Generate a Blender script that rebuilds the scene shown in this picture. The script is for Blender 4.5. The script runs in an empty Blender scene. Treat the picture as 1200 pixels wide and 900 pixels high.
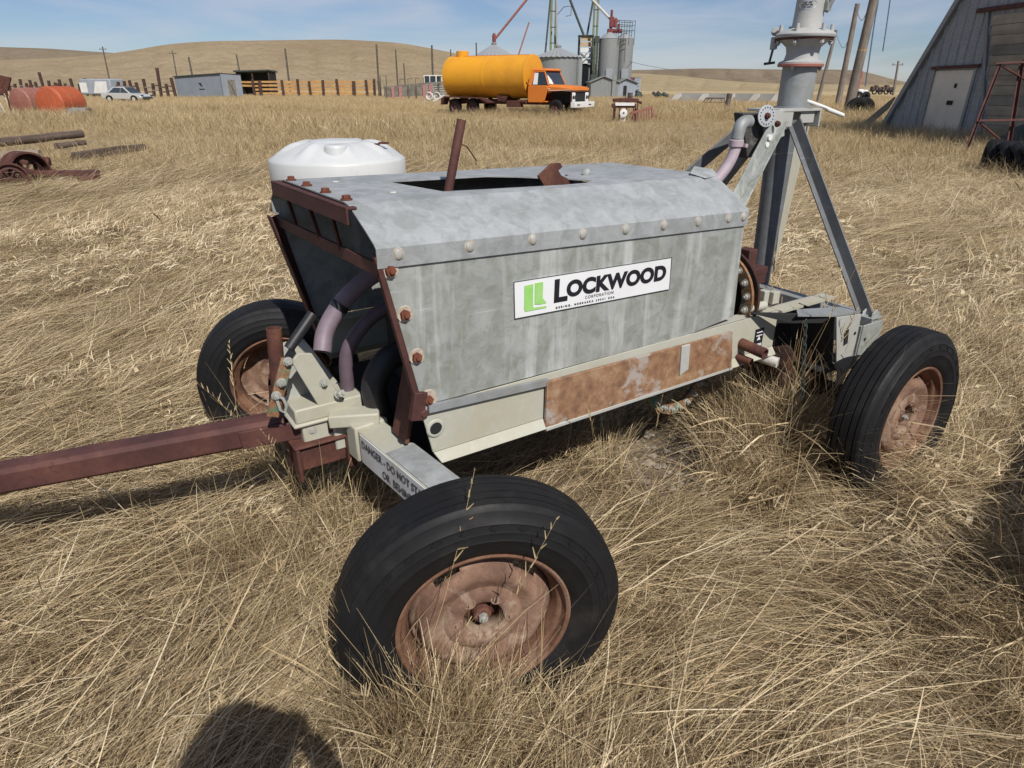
import bpy, bmesh, math, random
import numpy as np
from mathutils import Vector as V, Matrix, Euler
R = math.radians
rnd = random.Random(11)
S = bpy.context.scene
COL = S.collection

# ------------------------------------------------------------------ mesh helpers
class MB:
    """collects faces; build() links them as ONE mesh object"""
    def __init__(s): s.v = []; s.f = []
    def add(s, vs, fs):
        o = len(s.v); s.v += [V(p) for p in vs]; s.f += [[i + o for i in f] for f in fs]; return s
    def box(s, c, d, rot=None):
        m = rot.to_matrix() if isinstance(rot, Euler) else (rot or Matrix.Identity(3))
        c = V(c); h = V(d) / 2
        vs = [c + m @ V((x * h.x, y * h.y, z * h.z)) for x in (-1, 1) for y in (-1, 1) for z in (-1, 1)]
        return s.add(vs, [(0, 1, 3, 2), (4, 6, 7, 5), (0, 4, 5, 1), (2, 3, 7, 6), (0, 2, 6, 4), (1, 5, 7, 3)])
    def bar(s, a, b, w, h, up=(0, 0, 1), off=(0, 0)):
        a, b = V(a), V(b); d = (b - a).normalized(); u = V(up)
        sd = d.cross(u).normalized(); u = sd.cross(d).normalized()
        a = a + sd * off[0] + u * off[1]; b = b + sd * off[0] + u * off[1]
        q = [(-w/2, -h/2), (w/2, -h/2), (w/2, h/2), (-w/2, h/2)]
        vs = [p + sd * x + u * y for p in (a, b) for x, y in q]
        return s.add(vs, [(0, 1, 2, 3), (7, 6, 5, 4), (0, 4, 5, 1), (1, 5, 6, 2), (2, 6, 7, 3), (3, 7, 4, 0)])
    def angle(s, a, b, w, h, t=.006, up=(0, 0, 1), sx=1, sy=1):
        """L section: flat leg w wide, upright leg h high"""
        s.bar(a, b, w, t, up, (0, 0))
        return s.bar(a, b, t, h - t, up, (sx * (w/2 - t/2), sy * (h/2)))
    def channel(s, a, b, h, fl, t=.007, up=(0, 0, 1), sx=1):
        s.bar(a, b, t, h, up)
        s.bar(a, b, fl, t, up, (sx * (fl/2 + t/2), h/2 - t/2))
        return s.bar(a, b, fl, t, up, (sx * (fl/2 + t/2), -h/2 + t/2))
    def tube(s, pts, r, n=12, cap=True, up=None):
        pts = [V(p) for p in pts]; k = len(pts)
        rs = r if isinstance(r, (list, tuple)) else [r] * k
        vs = []; fs = []; u = None
        for i, p in enumerate(pts):
            d = ((pts[i+1] - p) if i == 0 else (p - pts[i-1]) if i == k-1 else (pts[i+1] - pts[i-1])).normalized()
            if u is None:
                u = d.orthogonal().normalized()
            else:
                u = (u - d * u.dot(d)).normalized()
            w = d.cross(u)
            for j in range(n):
                a = 2 * math.pi * j / n
                vs.append(p + (u * math.cos(a) + w * math.sin(a)) * rs[i])
        for i in range(k-1):
            for j in range(n):
                fs.append((i*n + j, i*n + (j+1) % n, (i+1)*n + (j+1) % n, (i+1)*n + j))
        if cap:
            fs.append(tuple(range(n))[::-1]); fs.append(tuple((k-1)*n + j for j in range(n)))
        return s.add(vs, fs)
    def hollow(s, pts, r, t, n=16):
        """open pipe with a wall"""
        s.tube(pts, r, n, False); s.tube(pts, r - t, n, False)
        pts = [V(p) for p in pts]
        for p, q in ((pts[0], pts[1]), (pts[-1], pts[-2])):
            d = (q - p).normalized(); u = d.orthogonal().normalized(); w = d.cross(u); vs = []
            for rr in (r, r - t):
                vs += [p + (u * math.cos(2*math.pi*j/n) + w * math.sin(2*math.pi*j/n)) * rr for j in range(n)]
            s.add(vs, [(j, (j+1) % n, n + (j+1) % n, n + j) for j in range(n)])
        return s
    def cyl(s, a, b, r0, r1=None, n=20):
        return s.tube([a, b], [r0, r0 if r1 is None else r1], n)
    def lathe(s, prof, o=(0, 0, 0), ax=(0, 0, 1), n=48, skip=None):
        """prof: (radius, height along ax)"""
        o = V(o); d = V(ax).normalized(); u = d.orthogonal().normalized()
        if abs(d.z) < .9: u = (V((0, 0, 1)) - d * d.z).normalized()
        w = d.cross(u); vs = []; fs = []
        for r, h in prof:
            for j in range(n):
                a = 2*math.pi*j/n
                vs.append(o + d*h + (u*math.cos(a) + w*math.sin(a)) * max(r, 1e-5))
        for i in range(len(prof)-1):
            for j in range(n):
                if skip and skip(i, j): continue
                fs.append((i*n + j, i*n + (j+1) % n, (i+1)*n + (j+1) % n, (i+1)*n + j))
        return s.add(vs, fs)
    def prism(s, pts, vec):
        pts = [V(p) for p in pts]; n = len(pts); vec = V(vec)
        vs = pts + [p + vec for p in pts]
        return s.add(vs, [tuple(range(n))[::-1], tuple(range(n, 2*n))] + [(i, (i+1) % n, n + (i+1) % n, n + i) for i in range(n)])
    def hexbolt(s, p, d, r, h, washer=0):
        d = V(d).normalized(); p = V(p)
        if washer: s.cyl(p, p + d*.003, washer, n=16); p = p + d*.003
        s.cyl(p, p + d*h, r, r*.97, 6); return s.cyl(p + d*h, p + d*(h+.006), r*.5, r*.45, 8)
    def loft(s, rings, cap=True):
        n = len(rings[0]); vs = [p for r in rings for p in r]; fs = []
        for i in range(len(rings)-1):
            for j in range(n):
                fs.append((i*n + j, i*n + (j+1) % n, (i+1)*n + (j+1) % n, (i+1)*n + j))
        if cap: fs += [tuple(range(n))[::-1], tuple((len(rings)-1)*n + j for j in range(n))]
        return s.add(vs, fs)
    def build(s, name, mat, parent=None, bevel=0, seg=2, sharp=38, merge=False, thick=0, loc=None, rot=None):
        me = bpy.data.meshes.new(name); bm = bmesh.new()
        vs = [bm.verts.new(v) for v in s.v]
        for f in s.f:
            try: bm.faces.new([vs[i] for i in f])
            except ValueError: pass
        if merge: bmesh.ops.remove_doubles(bm, verts=bm.verts, dist=1e-4)
        bmesh.ops.recalc_face_normals(bm, faces=bm.faces)
        bm.to_mesh(me); bm.free()
        for p in me.polygons: p.use_smooth = True
        me.set_sharp_from_angle(angle=R(sharp))
        if mat: me.materials.append(mat)
        o = bpy.data.objects.new(name, me); COL.objects.link(o)
        if parent: o.parent = parent
        if loc is not None: o.location = loc
        if rot is not None: o.rotation_euler = rot
        if thick:
            m = o.modifiers.new('t', 'SOLIDIFY'); m.thickness = thick; m.offset = -1
            es = o.modifiers.new('e', 'EDGE_SPLIT'); es.split_angle = R(sharp); es.use_edge_sharp = False
        if bevel:
            m = o.modifiers.new('b', 'BEVEL'); m.width = bevel; m.segments = seg; m.limit_method = 'ANGLE'; m.angle_limit = R(40)
            m.harden_normals = False
        return o

def tag(o, label=None, cat=None, group=None, kind=None):
    if label: o['label'] = label
    if cat: o['category'] = cat
    if group: o['group'] = group
    if kind: o['kind'] = kind
    return o
def thing(name, label, cat, loc=(0, 0, 0), rotz=0, group=None):
    o = bpy.data.objects.new(name, None); COL.objects.link(o); o.empty_display_size = .2
    o.location = loc; o.rotation_euler = (0, 0, rotz)
    return tag(o, label, cat, group)
def copy_tree(o, parent=None):
    c = o.copy(); COL.objects.link(c)
    if parent: c.parent = parent
    for ch in list(o.children): copy_tree(ch, c)
    return c
def text_mesh(name, body, size, mat, parent, M4, bold=0.0, depth=.0006, align='LEFT', shear=0, sx=1, space=1):
    cu = bpy.data.curves.new('tmp', 'FONT'); cu.body = body; cu.size = size; cu.offset = bold; cu.extrude = depth
    cu.align_x = align; cu.shear = shear; cu.space_character = space
    o = bpy.data.objects.new('tmp', cu)
    COL.objects.link(o)
    dg = bpy.context.evaluated_depsgraph_get()
    me = bpy.data.meshes.new_from_object(o.evaluated_get(dg))
    bpy.data.objects.remove(o); bpy.data.curves.remove(cu)
    me.name = name; me.transform(Matrix.Diagonal((sx, 1, 1, 1))); me.transform(M4)
    me.materials.clear(); me.materials.append(mat)
    ob = bpy.data.objects.new(name, me); COL.objects.link(ob); ob.parent = parent
    return ob
def frame4(o, x, y):
    x = V(x).normalized(); y = V(y).normalized(); z = x.cross(y).normalized(); y = z.cross(x)
    m = Matrix((x, y, z)).transposed().to_4x4(); m.translation = V(o); return m

# ------------------------------------------------------------------ node helpers
class NT:
    def __init__(s, name):
        s.m = bpy.data.materials.new(name); s.m.use_nodes = True; s.t = s.m.node_tree; s.n = s.t.nodes
        s.bsdf = s.n['Principled BSDF']; s.out = s.n['Material Output']; s._c = {}
    def new(s, ty, **k):
        n = s.n.new(ty)
        for a, b in k.items(): setattr(n, a, b)
        return n
    def link(s, a, b): s.t.links.new(a, b)
    def put(s, sock, v):
        if hasattr(v, 'is_output') or isinstance(v, bpy.types.NodeSocket): s.link(v, sock)
        else:
            if isinstance(v, tuple) and len(v) == 3 and sock.type == 'RGBA': v = (*v, 1)
            sock.default_value = v
    def co(s, kind='Object', scale=(1, 1, 1)):
        if kind not in s._c:
            s._c[kind] = s.new('ShaderNodeNewGeometry').outputs['Position'] if kind == 'World' else s.new('ShaderNodeTexCoord').outputs[kind]
        if scale == (1, 1, 1): return s._c[kind]
        m = s.new('ShaderNodeMapping'); s.link(s._c[kind], m.inputs[0]); m.inputs['Scale'].default_value = scale
        return m.outputs[0]
    def noise(s, sc, detail=4, rough=.55, kind='Object', scale=(1, 1, 1), dist=0, col=False):
        n = s.new('ShaderNodeTexNoise'); s.link(s.co(kind, scale), n.inputs['Vector'])
        n.inputs['Scale'].default_value = sc; n.inputs['Detail'].default_value = detail
        n.inputs['Roughness'].default_value = rough; n.inputs['Distortion'].default_value = dist
        return n.outputs['Color' if col else 'Fac']
    def voro(s, sc, kind='Object', scale=(1, 1, 1), out='Color', feat='F1'):
        n = s.new('ShaderNodeTexVoronoi'); n.feature = feat; s.link(s.co(kind, scale), n.inputs['Vector']); n.inputs['Scale'].default_value = sc
        return n.outputs[out]
    def ramp(s, fac, stops):
        n = s.new('ShaderNodeValToRGB'); s.link(fac, n.inputs[0]); e = n.color_ramp.elements
        while len(e) < len(stops): e.new(.5)
        for el, (p, c) in zip(e, stops):
            el.position = p; el.color = (c, c, c, 1) if not isinstance(c, tuple) else (*c, 1)
        return n.outputs[0]
    def mix(s, f, a, b, mode='MIX'):
        n = s.new('ShaderNodeMix', data_type='RGBA', blend_type=mode)
        s.put(n.inputs[0], f); s.put(n.inputs[6], a); s.put(n.inputs[7], b); return n.outputs[2]
    def math(s, op, a, b=0.0, c=0.0, clamp=False):
        n = s.new('ShaderNodeMath', operation=op, use_clamp=clamp); s.put(n.inputs[0], a); s.put(n.inputs[1], b); s.put(n.inputs[2], c); return n.outputs[0]
    def bump(s, h, st=.3, d=.005, prev=None):
        n = s.new('ShaderNodeBump'); s.link(h, n.inputs['Height']); n.inputs['Strength'].default_value = st; n.inputs['Distance'].default_value = d
        if prev: s.link(prev, n.inputs['Normal'])
        return n.outputs[0]
    def fin(s, col, rough=.6, metal=0., normal=None, spec=.5):
        b = s.bsdf; s.put(b.inputs['Base Color'], col); s.put(b.inputs['Roughness'], rough); s.put(b.inputs['Metallic'], metal)
        b.inputs['Specular IOR Level'].default_value = spec
        if normal is not None: s.link(normal, b.inputs['Normal'])
        return s.m

def m_galv(name, lo=(.26, .275, .275), hi=(.40, .415, .405), streak=.45, dirt=(.24, .245, .21), kind='Object', metal=.35, rough=.5):
    t = NT(name)
    sp = t.ramp(t.voro(75, kind), [(.1, tuple(x*.4+y*.6 for x, y in zip(lo, hi))), (.9, hi)])
    big = t.ramp(t.noise(5.5, 6, .62, kind), [(.36, 0.), (.62, 1.)])
    c = t.mix(.62, t.mix(big, lo, hi), sp)
    mot = t.ramp(t.noise(17, 5, .7, kind, dist=.6), [(.42, 0.), (.62, .8)])
    c = t.mix(mot, c, dirt)
    st = t.ramp(t.noise(1, 5, .6, kind, scale=(16, 16, 1.5), dist=.4), [(.50, 0.), (.68, streak)])
    c = t.mix(t.math('MULTIPLY', st, t.noise(9, 4, .6, kind)), c, (.66, .68, .66))
    c = t.mix(t.ramp(t.noise(1, 4, .6, kind, scale=(7, 7, .9)), [(.52, 0.), (.7, .35)]), c, tuple(x*.82 for x in dirt))
    r = t.ramp(t.noise(12, 4, .6, kind), [(.3, rough - .1), (.7, rough + .18)])
    sc_ = t.ramp(t.noise(1, 3, .6, kind, scale=(3, 3, 120), dist=1.5), [(.66, 0.), (.70, .5)])
    c = t.mix(t.math('MULTIPLY', sc_, t.ramp(t.noise(4, 3, .6, kind), [(.5, 0.), (.6, 1.)])), c, (.58, .6, .58))
    return t.fin(c, r, metal, t.bump(t.noise(3.2, 3, .5, kind), .45, .02, t.bump(t.noise(24, 4, .6, kind), .15, .004)))
def m_rust(name, a=(.055, .026, .018), b=(.15, .062, .036), c=(.30, .13, .06), sc=9, rough=.82, pale=None):
    t = NT(name)
    col = t.ramp(t.noise(sc, 7, .68), [(.3, a), (.52, b), (.74, c)])
    if pale: col = t.mix(t.ramp(t.noise(sc*.55, 6, .7, dist=.8), [(.5, 0.), (.62, 1.)]), col, pale)
    sp = t.noise(sc*9, 3, .6)
    col = t.mix(t.ramp(sp, [(.55, 0.), (.72, .55)]), col, a)
    return t.fin(col, rough, 0, t.bump(sp, .35, .003), .3)
def m_paint(name, base, rust=.0, rcol=((.10, .04, .022), (.26, .11, .05), (.40, .22, .11)), worn=(.6, .58, .53), rough=.55, sc=7, dirt=.4, dirtc=(.30, .26, .19), wear=.5):
    t = NT(name)
    n1 = t.noise(sc, 7, .68, dist=.5); n2 = t.noise(sc*.35, 5, .6)
    c = t.mix(t.ramp(n2, [(.42, 0.), (.68, dirt)]), base, dirtc)
    c = t.mix(t.ramp(t.noise(sc*6, 4, .6), [(.52, 0.), (.7, .35 * wear)]), c, worn)
    rc = t.ramp(t.noise(sc*4, 6, .7), [(.3, rcol[0]), (.5, rcol[1]), (.7, rcol[2])])
    lo = .74 - .42 * rust
    c = t.mix(t.ramp(n1, [(lo, 0.), (lo + .05, .9)]), c, rc)
    return t.fin(c, t.ramp(n1, [(.3, rough - .1), (.7, rough + .2)]), 0, t.bump(t.noise(sc*8, 4, .6), .15, .002), .4)
def m_plain(name, c, rough=.6, metal=0., var=.25, sc=6, spec=.5, kind='Object'):
    t = NT(name); d = tuple(x * (1 - var) for x in c); l = tuple(min(1, x * (1 + var)) for x in c)
    return t.fin(t.ramp(t.noise(sc, 6, .62, kind), [(.3, d), (.7, l)]), rough, metal, t.bump(t.noise(sc*9, 3, .6, kind), .12, .003), spec)
def m_wood(name, a, b, ax=0, sc=7):
    t = NT(name); s_ = [sc*2.4] * 3; s_[ax] = sc*.12
    g = t.noise(1, 6, .65, scale=tuple(s_), dist=.5)
    c = t.mix(t.ramp(t.noise(2.2, 4), [(.35, 0.), (.7, .5)]), t.ramp(g, [(.32, a), (.68, b)]), tuple(x*.6 for x in a))
    return t.fin(c, .85, 0, t.bump(g, .4, .004), .25)
MT = {}
MT['galv'] = m_galv('galvanized_steel', lo=(.265, .28, .27), hi=(.36, .375, .357), streak=.95, dirt=(.215, .226, .19), metal=.12, rough=.6)
MT['galv_top'] = m_galv('galvanized_top', lo=(.265, .28, .288), hi=(.36, .375, .382), streak=.2, dirt=(.235, .248, .24), metal=.1, rough=.62)
MT['strut'] = m_galv('shaded_struts', lo=(.13, .14, .15), hi=(.19, .20, .21), streak=.08, dirt=(.14, .14, .14), metal=.2, rough=.55)  # darker galvanizing, the shade on legs and column put into the colour
MT['galv_dark'] = m_galv('galvanized_struts', lo=(.22, .235, .25), hi=(.31, .325, .335), streak=.1, metal=.2, rough=.55)
MT['galv_far'] = m_galv('galvanized_sheds', lo=(.17, .185, .20), hi=(.24, .255, .27), streak=.2, metal=.2, rough=.6)
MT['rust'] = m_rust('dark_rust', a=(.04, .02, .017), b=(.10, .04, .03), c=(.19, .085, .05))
MT['tan_board'] = m_plain('tan_board', (.46, .35, .21), .8, var=.15, sc=1)
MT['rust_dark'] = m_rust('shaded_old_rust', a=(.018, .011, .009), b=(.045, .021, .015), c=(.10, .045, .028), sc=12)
MT['rust_maroon'] = m_rust('maroon_rust', a=(.052, .024, .022), b=(.088, .036, .031), c=(.14, .062, .045), sc=6, rough=.66)
MT['rust_bright'] = m_rust('bright_rust', a=(.10, .04, .02), b=(.26, .10, .045), c=(.42, .2, .1))
MT['rim_edge'] = m_rust('rim_edge_rust', a=(.08, .04, .027), b=(.17, .085, .052), c=(.27, .15, .095), sc=9, pale=(.23, .145, .10), rough=.8)
MT['rim'] = m_rust('rim_rust', a=(.10, .055, .038), b=(.215, .125, .085), c=(.33, .225, .165), sc=9, pale=(.36, .27, .20), rough=.8)
MT['cream'] = m_paint('cream_paint', (.43, .43, .365), rust=.02, dirt=.45, dirtc=(.36, .30, .18))
MT['grey_paint'] = m_paint('grey_paint', (.40, .41, .39), rust=.12, dirt=.3)
MT['rust_panel'] = m_paint('rusting_grey_panel', (.36, .315, .285), rust=.80, dirt=.7, sc=5.0, dirtc=(.33, .24, .14), rcol=((.11, .05, .028), (.25, .125, .06), (.38, .25, .14)), worn=(.42, .38, .34))
MT['green'] = m_paint('green_chipped_paint', (.045, .17, .11), rust=.72, sc=16)
def tyre_mat():
    t = NT('black_rubber')
    d = t.ramp(t.noise(6, 6, .65), [(.52, 0.), (.80, .55)])
    c = t.mix(d, (.0085, .0085, .0095), (.05, .045, .038))
    return t.fin(c, t.ramp(t.noise(14, 4), [(.3, .52), (.7, .78)]), 0, t.bump(t.noise(60, 3), .12, .002), .3)
MT['rubber'] = tyre_mat()
MT['black'] = m_plain('black_and_shade', (.012, .012, .012), .8)  # plain black; also puts the shade of holes and hollows into colour
MT['hose_shade'] = m_plain('shaded_mauve_hose', (.12, .085, .105), .55, var=.2, sc=14)  # darker copy of the hose colour, shade of the opening put in
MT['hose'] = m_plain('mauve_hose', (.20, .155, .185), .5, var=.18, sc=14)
MT['hose_pale'] = m_plain('pale_pink_hose', (.42, .34, .37), .5, var=.15, sc=14)
MT['hose_dark'] = m_plain('black_hose', (.018, .018, .02), .5)
MT['sticker'] = m_paint('white_sign_film', (.74, .75, .76), rust=-.3, rough=.5, dirt=.3, dirtc=(.58, .575, .55), wear=.25)
MT['old_sticker'] = m_paint('grimy_sticker_film', (.62, .63, .63), rust=.1, rough=.6, dirt=.7, dirtc=(.40, .37, .31), sc=14, wear=.6)
MT['ink'] = m_plain('black_lettering', (.015, .015, .02), .45, var=.3)
MT['ink_faded'] = m_plain('faded_lettering', (.07, .07, .075), .6, var=.5, sc=60)
MT['ink_grey'] = m_plain('small_lettering', (.12, .12, .13), .5)
MT['lime'] = m_paint('faded_lime', (.26, .58, .12), rust=-.3, dirt=.5, dirtc=(.5, .68, .36), sc=30, wear=1.)
MT['bolt'] = m_plain('pale_bolt', (.42, .42, .38), .5, .3, sc=40)
MT['bolt_rust'] = m_rust('rusty_bolt', a=(.07, .025, .016), b=(.15, .05, .03), c=(.24, .09, .045), sc=30)
MT['bolt_ring'] = m_rust('bolt_stain', a=(.24, .15, .09), b=(.46, .40, .33), c=(.60, .56, .48), sc=20)
MT['cast'] = m_paint('cast_grey', (.38, .385, .375), rust=.03, dirt=.35, dirtc=(.32, .29, .22), sc=9)
MT['gasket'] = m_plain('red_gasket', (.34, .135, .10), .7)
MT['dial'] = m_plain('dial_plate', (.48, .49, .50), .4, .3)
MT['box_dark'] = m_paint('dark_box_plate', (.06, .058, .055), rust=.2, dirt=.3, dirtc=(.16, .10, .07))
def poly_mat():
    t = NT('white_polyethylene')
    st = t.ramp(t.noise(1, 5, .6, scale=(14, 14, 1.2)), [(.55, 0.), (.75, .4)])
    c = t.mix(st, (.54, .55, .545), (.40, .39, .36))
    c = t.mix(t.ramp(t.noise(3, 4), [(.45, 0.), (.75, .3)]), c, (.44, .44, .42))
    m = t.fin(c, .42, 0, t.bump(t.noise(20, 3), .05, .003))
    t.bsdf.inputs['Subsurface Weight'].default_value = .0; t.bsdf.inputs['Subsurface Radius'].default_value = (.05, .05, .05)
    return m
MT['poly'] = poly_mat()
MT['yellow'] = m_paint('amber_tank_paint', (.72, .33, .018), rust=-.08, dirt=.6, dirtc=(.47, .20, .025), sc=1.6, rough=.45, wear=.1)
MT['orange'] = m_paint('orange_cab_paint', (.66, .19, .022), rust=.02, dirt=.3, dirtc=(.5, .15, .03), sc=2.5, rough=.42, wear=.2)
MT['orange_drum'] = m_paint('orange_drum_paint', (.40, .085, .028), rust=.3, dirt=.6, dirtc=(.22, .07, .04), sc=1.8, wear=.3)
MT['red_drum'] = m_paint('faded_red_drum', (.25, .09, .065), rust=.35, dirt=.6, dirtc=(.30, .2, .15), sc=1.8)
MT['white'] = m_paint('white_paint', (.72, .72, .70), rust=.1, dirt=.4, dirtc=(.5, .46, .4), sc=3)
MT['silver'] = m_plain('silver_car_paint', (.58, .58, .56), .3, .35, var=.05)
MT['glass'] = m_plain('dark_window_glass', (.03, .04, .05), .08, 0, var=.2, spec=.8)
MT['log'] = m_wood('weathered_log', (.07, .05, .04), (.17, .125, .1))
MT['log_pale'] = m_wood('pale_log', (.24, .19, .15), (.36, .30, .24))
MT['pole_wood'] = m_wood('pole_wood', (.15, .125, .105), (.27, .235, .2), ax=2)
MT['plank'] = m_wood('new_plank', (.46, .25, .09), (.64, .39, .16), sc=1.5)
MT['post'] = m_wood('dark_post', (.05, .03, .026), (.11, .065, .05), ax=2)
MT['grey_post'] = m_wood('grey_post', (.07, .06, .05), (.17, .145, .12), ax=2)
MT['grey_board'] = m_wood('grey_board', (.16, .15, .13), (.33, .31, .26), sc=1.1)
MT['shed_grey'] = m_plain('shed_grey', (.19, .215, .245), .7, var=.1, sc=1)
MT['shed_light'] = m_plain('shed_end_wall', (.29, .325, .37), .7, var=.1, sc=1)
MT['door_pale'] = m_paint('pale_door', (.76, .70, .58), rust=-.1, dirt=.5, dirtc=(.38, .35, .3), sc=2)
MT['concrete'] = m_plain('bare_concrete', (.30, .30, .29), .9, var=.15, sc=.6)
MT['concrete_pale'] = m_plain('pale_concrete', (.52, .5, .46), .9, var=.15, sc=.8)
MT['leg_green'] = m_paint('olive_green_leg', (.16, .20, .07), rust=.2, sc=1.2)
MT['dark_steel'] = m_plain('dark_steel', (.045, .055, .05), .7)
MT['bin_red'] = m_plain('bin_red', (.17, .035, .035), .7)
MT['barn_galv'] = m_galv('weathered_barn_steel', lo=(.26, .28, .30), hi=(.35, .37, .39), streak=.4, dirt=(.22, .23, .23), metal=.15, rough=.62)
MT['barn_board'] = m_wood('weathered_tan_board', (.25, .22, .165), (.45, .40, .31), sc=1.1)
MT['silo_roof'] = m_galv('weathered_bin_roof', lo=(.24, .26, .275), hi=(.33, .35, .365), streak=.15, dirt=(.24, .25, .25), metal=.15, rough=.6)
MT['pink_post'] = m_plain('faded_pink_post', (.36, .16, .15), .8)
MT['blue_wire'] = m_plain('slate_cable', (.10, .14, .2), .6)
MT['denim'] = m_plain('dark_cloth', (.03, .035, .05), .9)
MT['skin'] = m_plain('skin', (.42, .26, .19), .5, var=.08)
MT['stone'] = m_plain('field_stone', (.30, .26, .21), .9, var=.3, sc=30)
MT['stone_pale'] = m_plain('pale_stone', (.6, .57, .5), .85, var=.15, sc=30)

# ------------------------------------------------------------------ camera, light, sky
PITCH = R(24.5628); F_PX = 766.53; CAM_H = 1.5
cd = bpy.data.cameras.new('camera'); cam = bpy.data.objects.new('camera', cd); COL.objects.link(cam)
cam.location = (0, 0, CAM_H); cam.rotation_euler = (R(90) - PITCH, R(-.04), 0)
cd.sensor_width = 36; cd.lens = F_PX / 1200 * 36; cd.clip_start = .02; cd.clip_end = 12000
S.camera = cam
SUN_EL = R(46.5); SUN_DIR = V((.43 / .998 * math.cos(SUN_EL), -.9 / .998 * math.cos(SUN_EL), math.sin(SUN_EL)))
sl = bpy.data.lights.new('sun', 'SUN'); sl.energy = 4.75; sl.angle = R(.53); sl.color = (1, .955, .89)
so = bpy.data.objects.new('sun', sl); COL.objects.link(so); so.rotation_euler = (-SUN_DIR).to_track_quat('-Z', 'Y').to_euler()
so.location = (5, -10, 12)
w = bpy.data.worlds.new('World'); S.world = w; w.use_nodes = True; nt = w.node_tree; bg = nt.nodes['Background']
sky = nt.nodes.new('ShaderNodeTexSky'); sky.sky_type = 'NISHITA'; sky.sun_disc = False
sky.sun_elevation = SUN_EL; sky.sun_rotation = math.atan2(.43, -.9); sky.air_density = 1.0; sky.dust_density = .25; sky.ozone_density = 1.3; sky.altitude = 1000
tc = nt.nodes.new('ShaderNodeTexCoord')
mp = nt.nodes.new('ShaderNodeMapping'); mp.inputs['Scale'].default_value = (1.5, 1.5, 11); mp.inputs['Rotation'].default_value = (R(4), R(-3), R(20)); mp.inputs['Location'].default_value = (.35, .2, .4)
nz = nt.nodes.new('ShaderNodeTexNoise'); nz.inputs['Scale'].default_value = 1.6; nz.inputs['Detail'].default_value = 8; nz.inputs['Roughness'].default_value = .55; nz.inputs['Distortion'].default_value = .7
cr = nt.nodes.new('ShaderNodeValToRGB'); cr.color_ramp.elements[0].position = .40; cr.color_ramp.elements[0].color = (0, 0, 0, 1)
cr.color_ramp.elements[1].position = .66; cr.color_ramp.elements[1].color = (.62, .62, .62, 1)
mx = nt.nodes.new('ShaderNodeMix'); mx.data_type = 'RGBA'
nt.links.new(tc.outputs['Generated'], mp.inputs[0]); nt.links.new(mp.outputs[0], nz.inputs['Vector']); nt.links.new(nz.outputs['Fac'], cr.inputs[0])
nt.links.new(cr.outputs[0], mx.inputs[0]); nt.links.new(sky.outputs[0], mx.inputs[6]); mx.inputs[7].default_value = (9.0, 9.4, 10.4, 1)
tint = nt.nodes.new('ShaderNodeMix'); tint.data_type = 'RGBA'; tint.blend_type = 'MULTIPLY'; tint.inputs[0].default_value = 1; tint.inputs[7].default_value = (.84, .93, 1.16, 1)
nt.links.new(sky.outputs[0], tint.inputs[6]); nt.links.new(tint.outputs[2], mx.inputs[6])
nt.links.new(mx.outputs[2], bg.inputs[0]); bg.inputs[1].default_value = .064
S.view_settings.view_transform = 'Standard'; S.view_settings.look = 'None'; S.view_settings.exposure = 0; S.view_settings.gamma = 1
S.cycles.max_bounces = 4; S.cycles.diffuse_bounces = 2; S.cycles.glossy_bounces = 2; S.cycles.transmission_bounces = 4; S.cycles.transparent_max_bounces = 6
S.cycles.caustics_reflective = False; S.cycles.caustics_refractive = False
# ------------------------------------------------------------------ the pump cart
CX, CY, CROT = -.0824, 1.2598, .58455
cart = thing('pump_cart', 'galvanized steel hooded pump cart on black ribbed tyres in the matted dry grass', 'pump cart', (CX, CY, 0), CROT)

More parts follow.
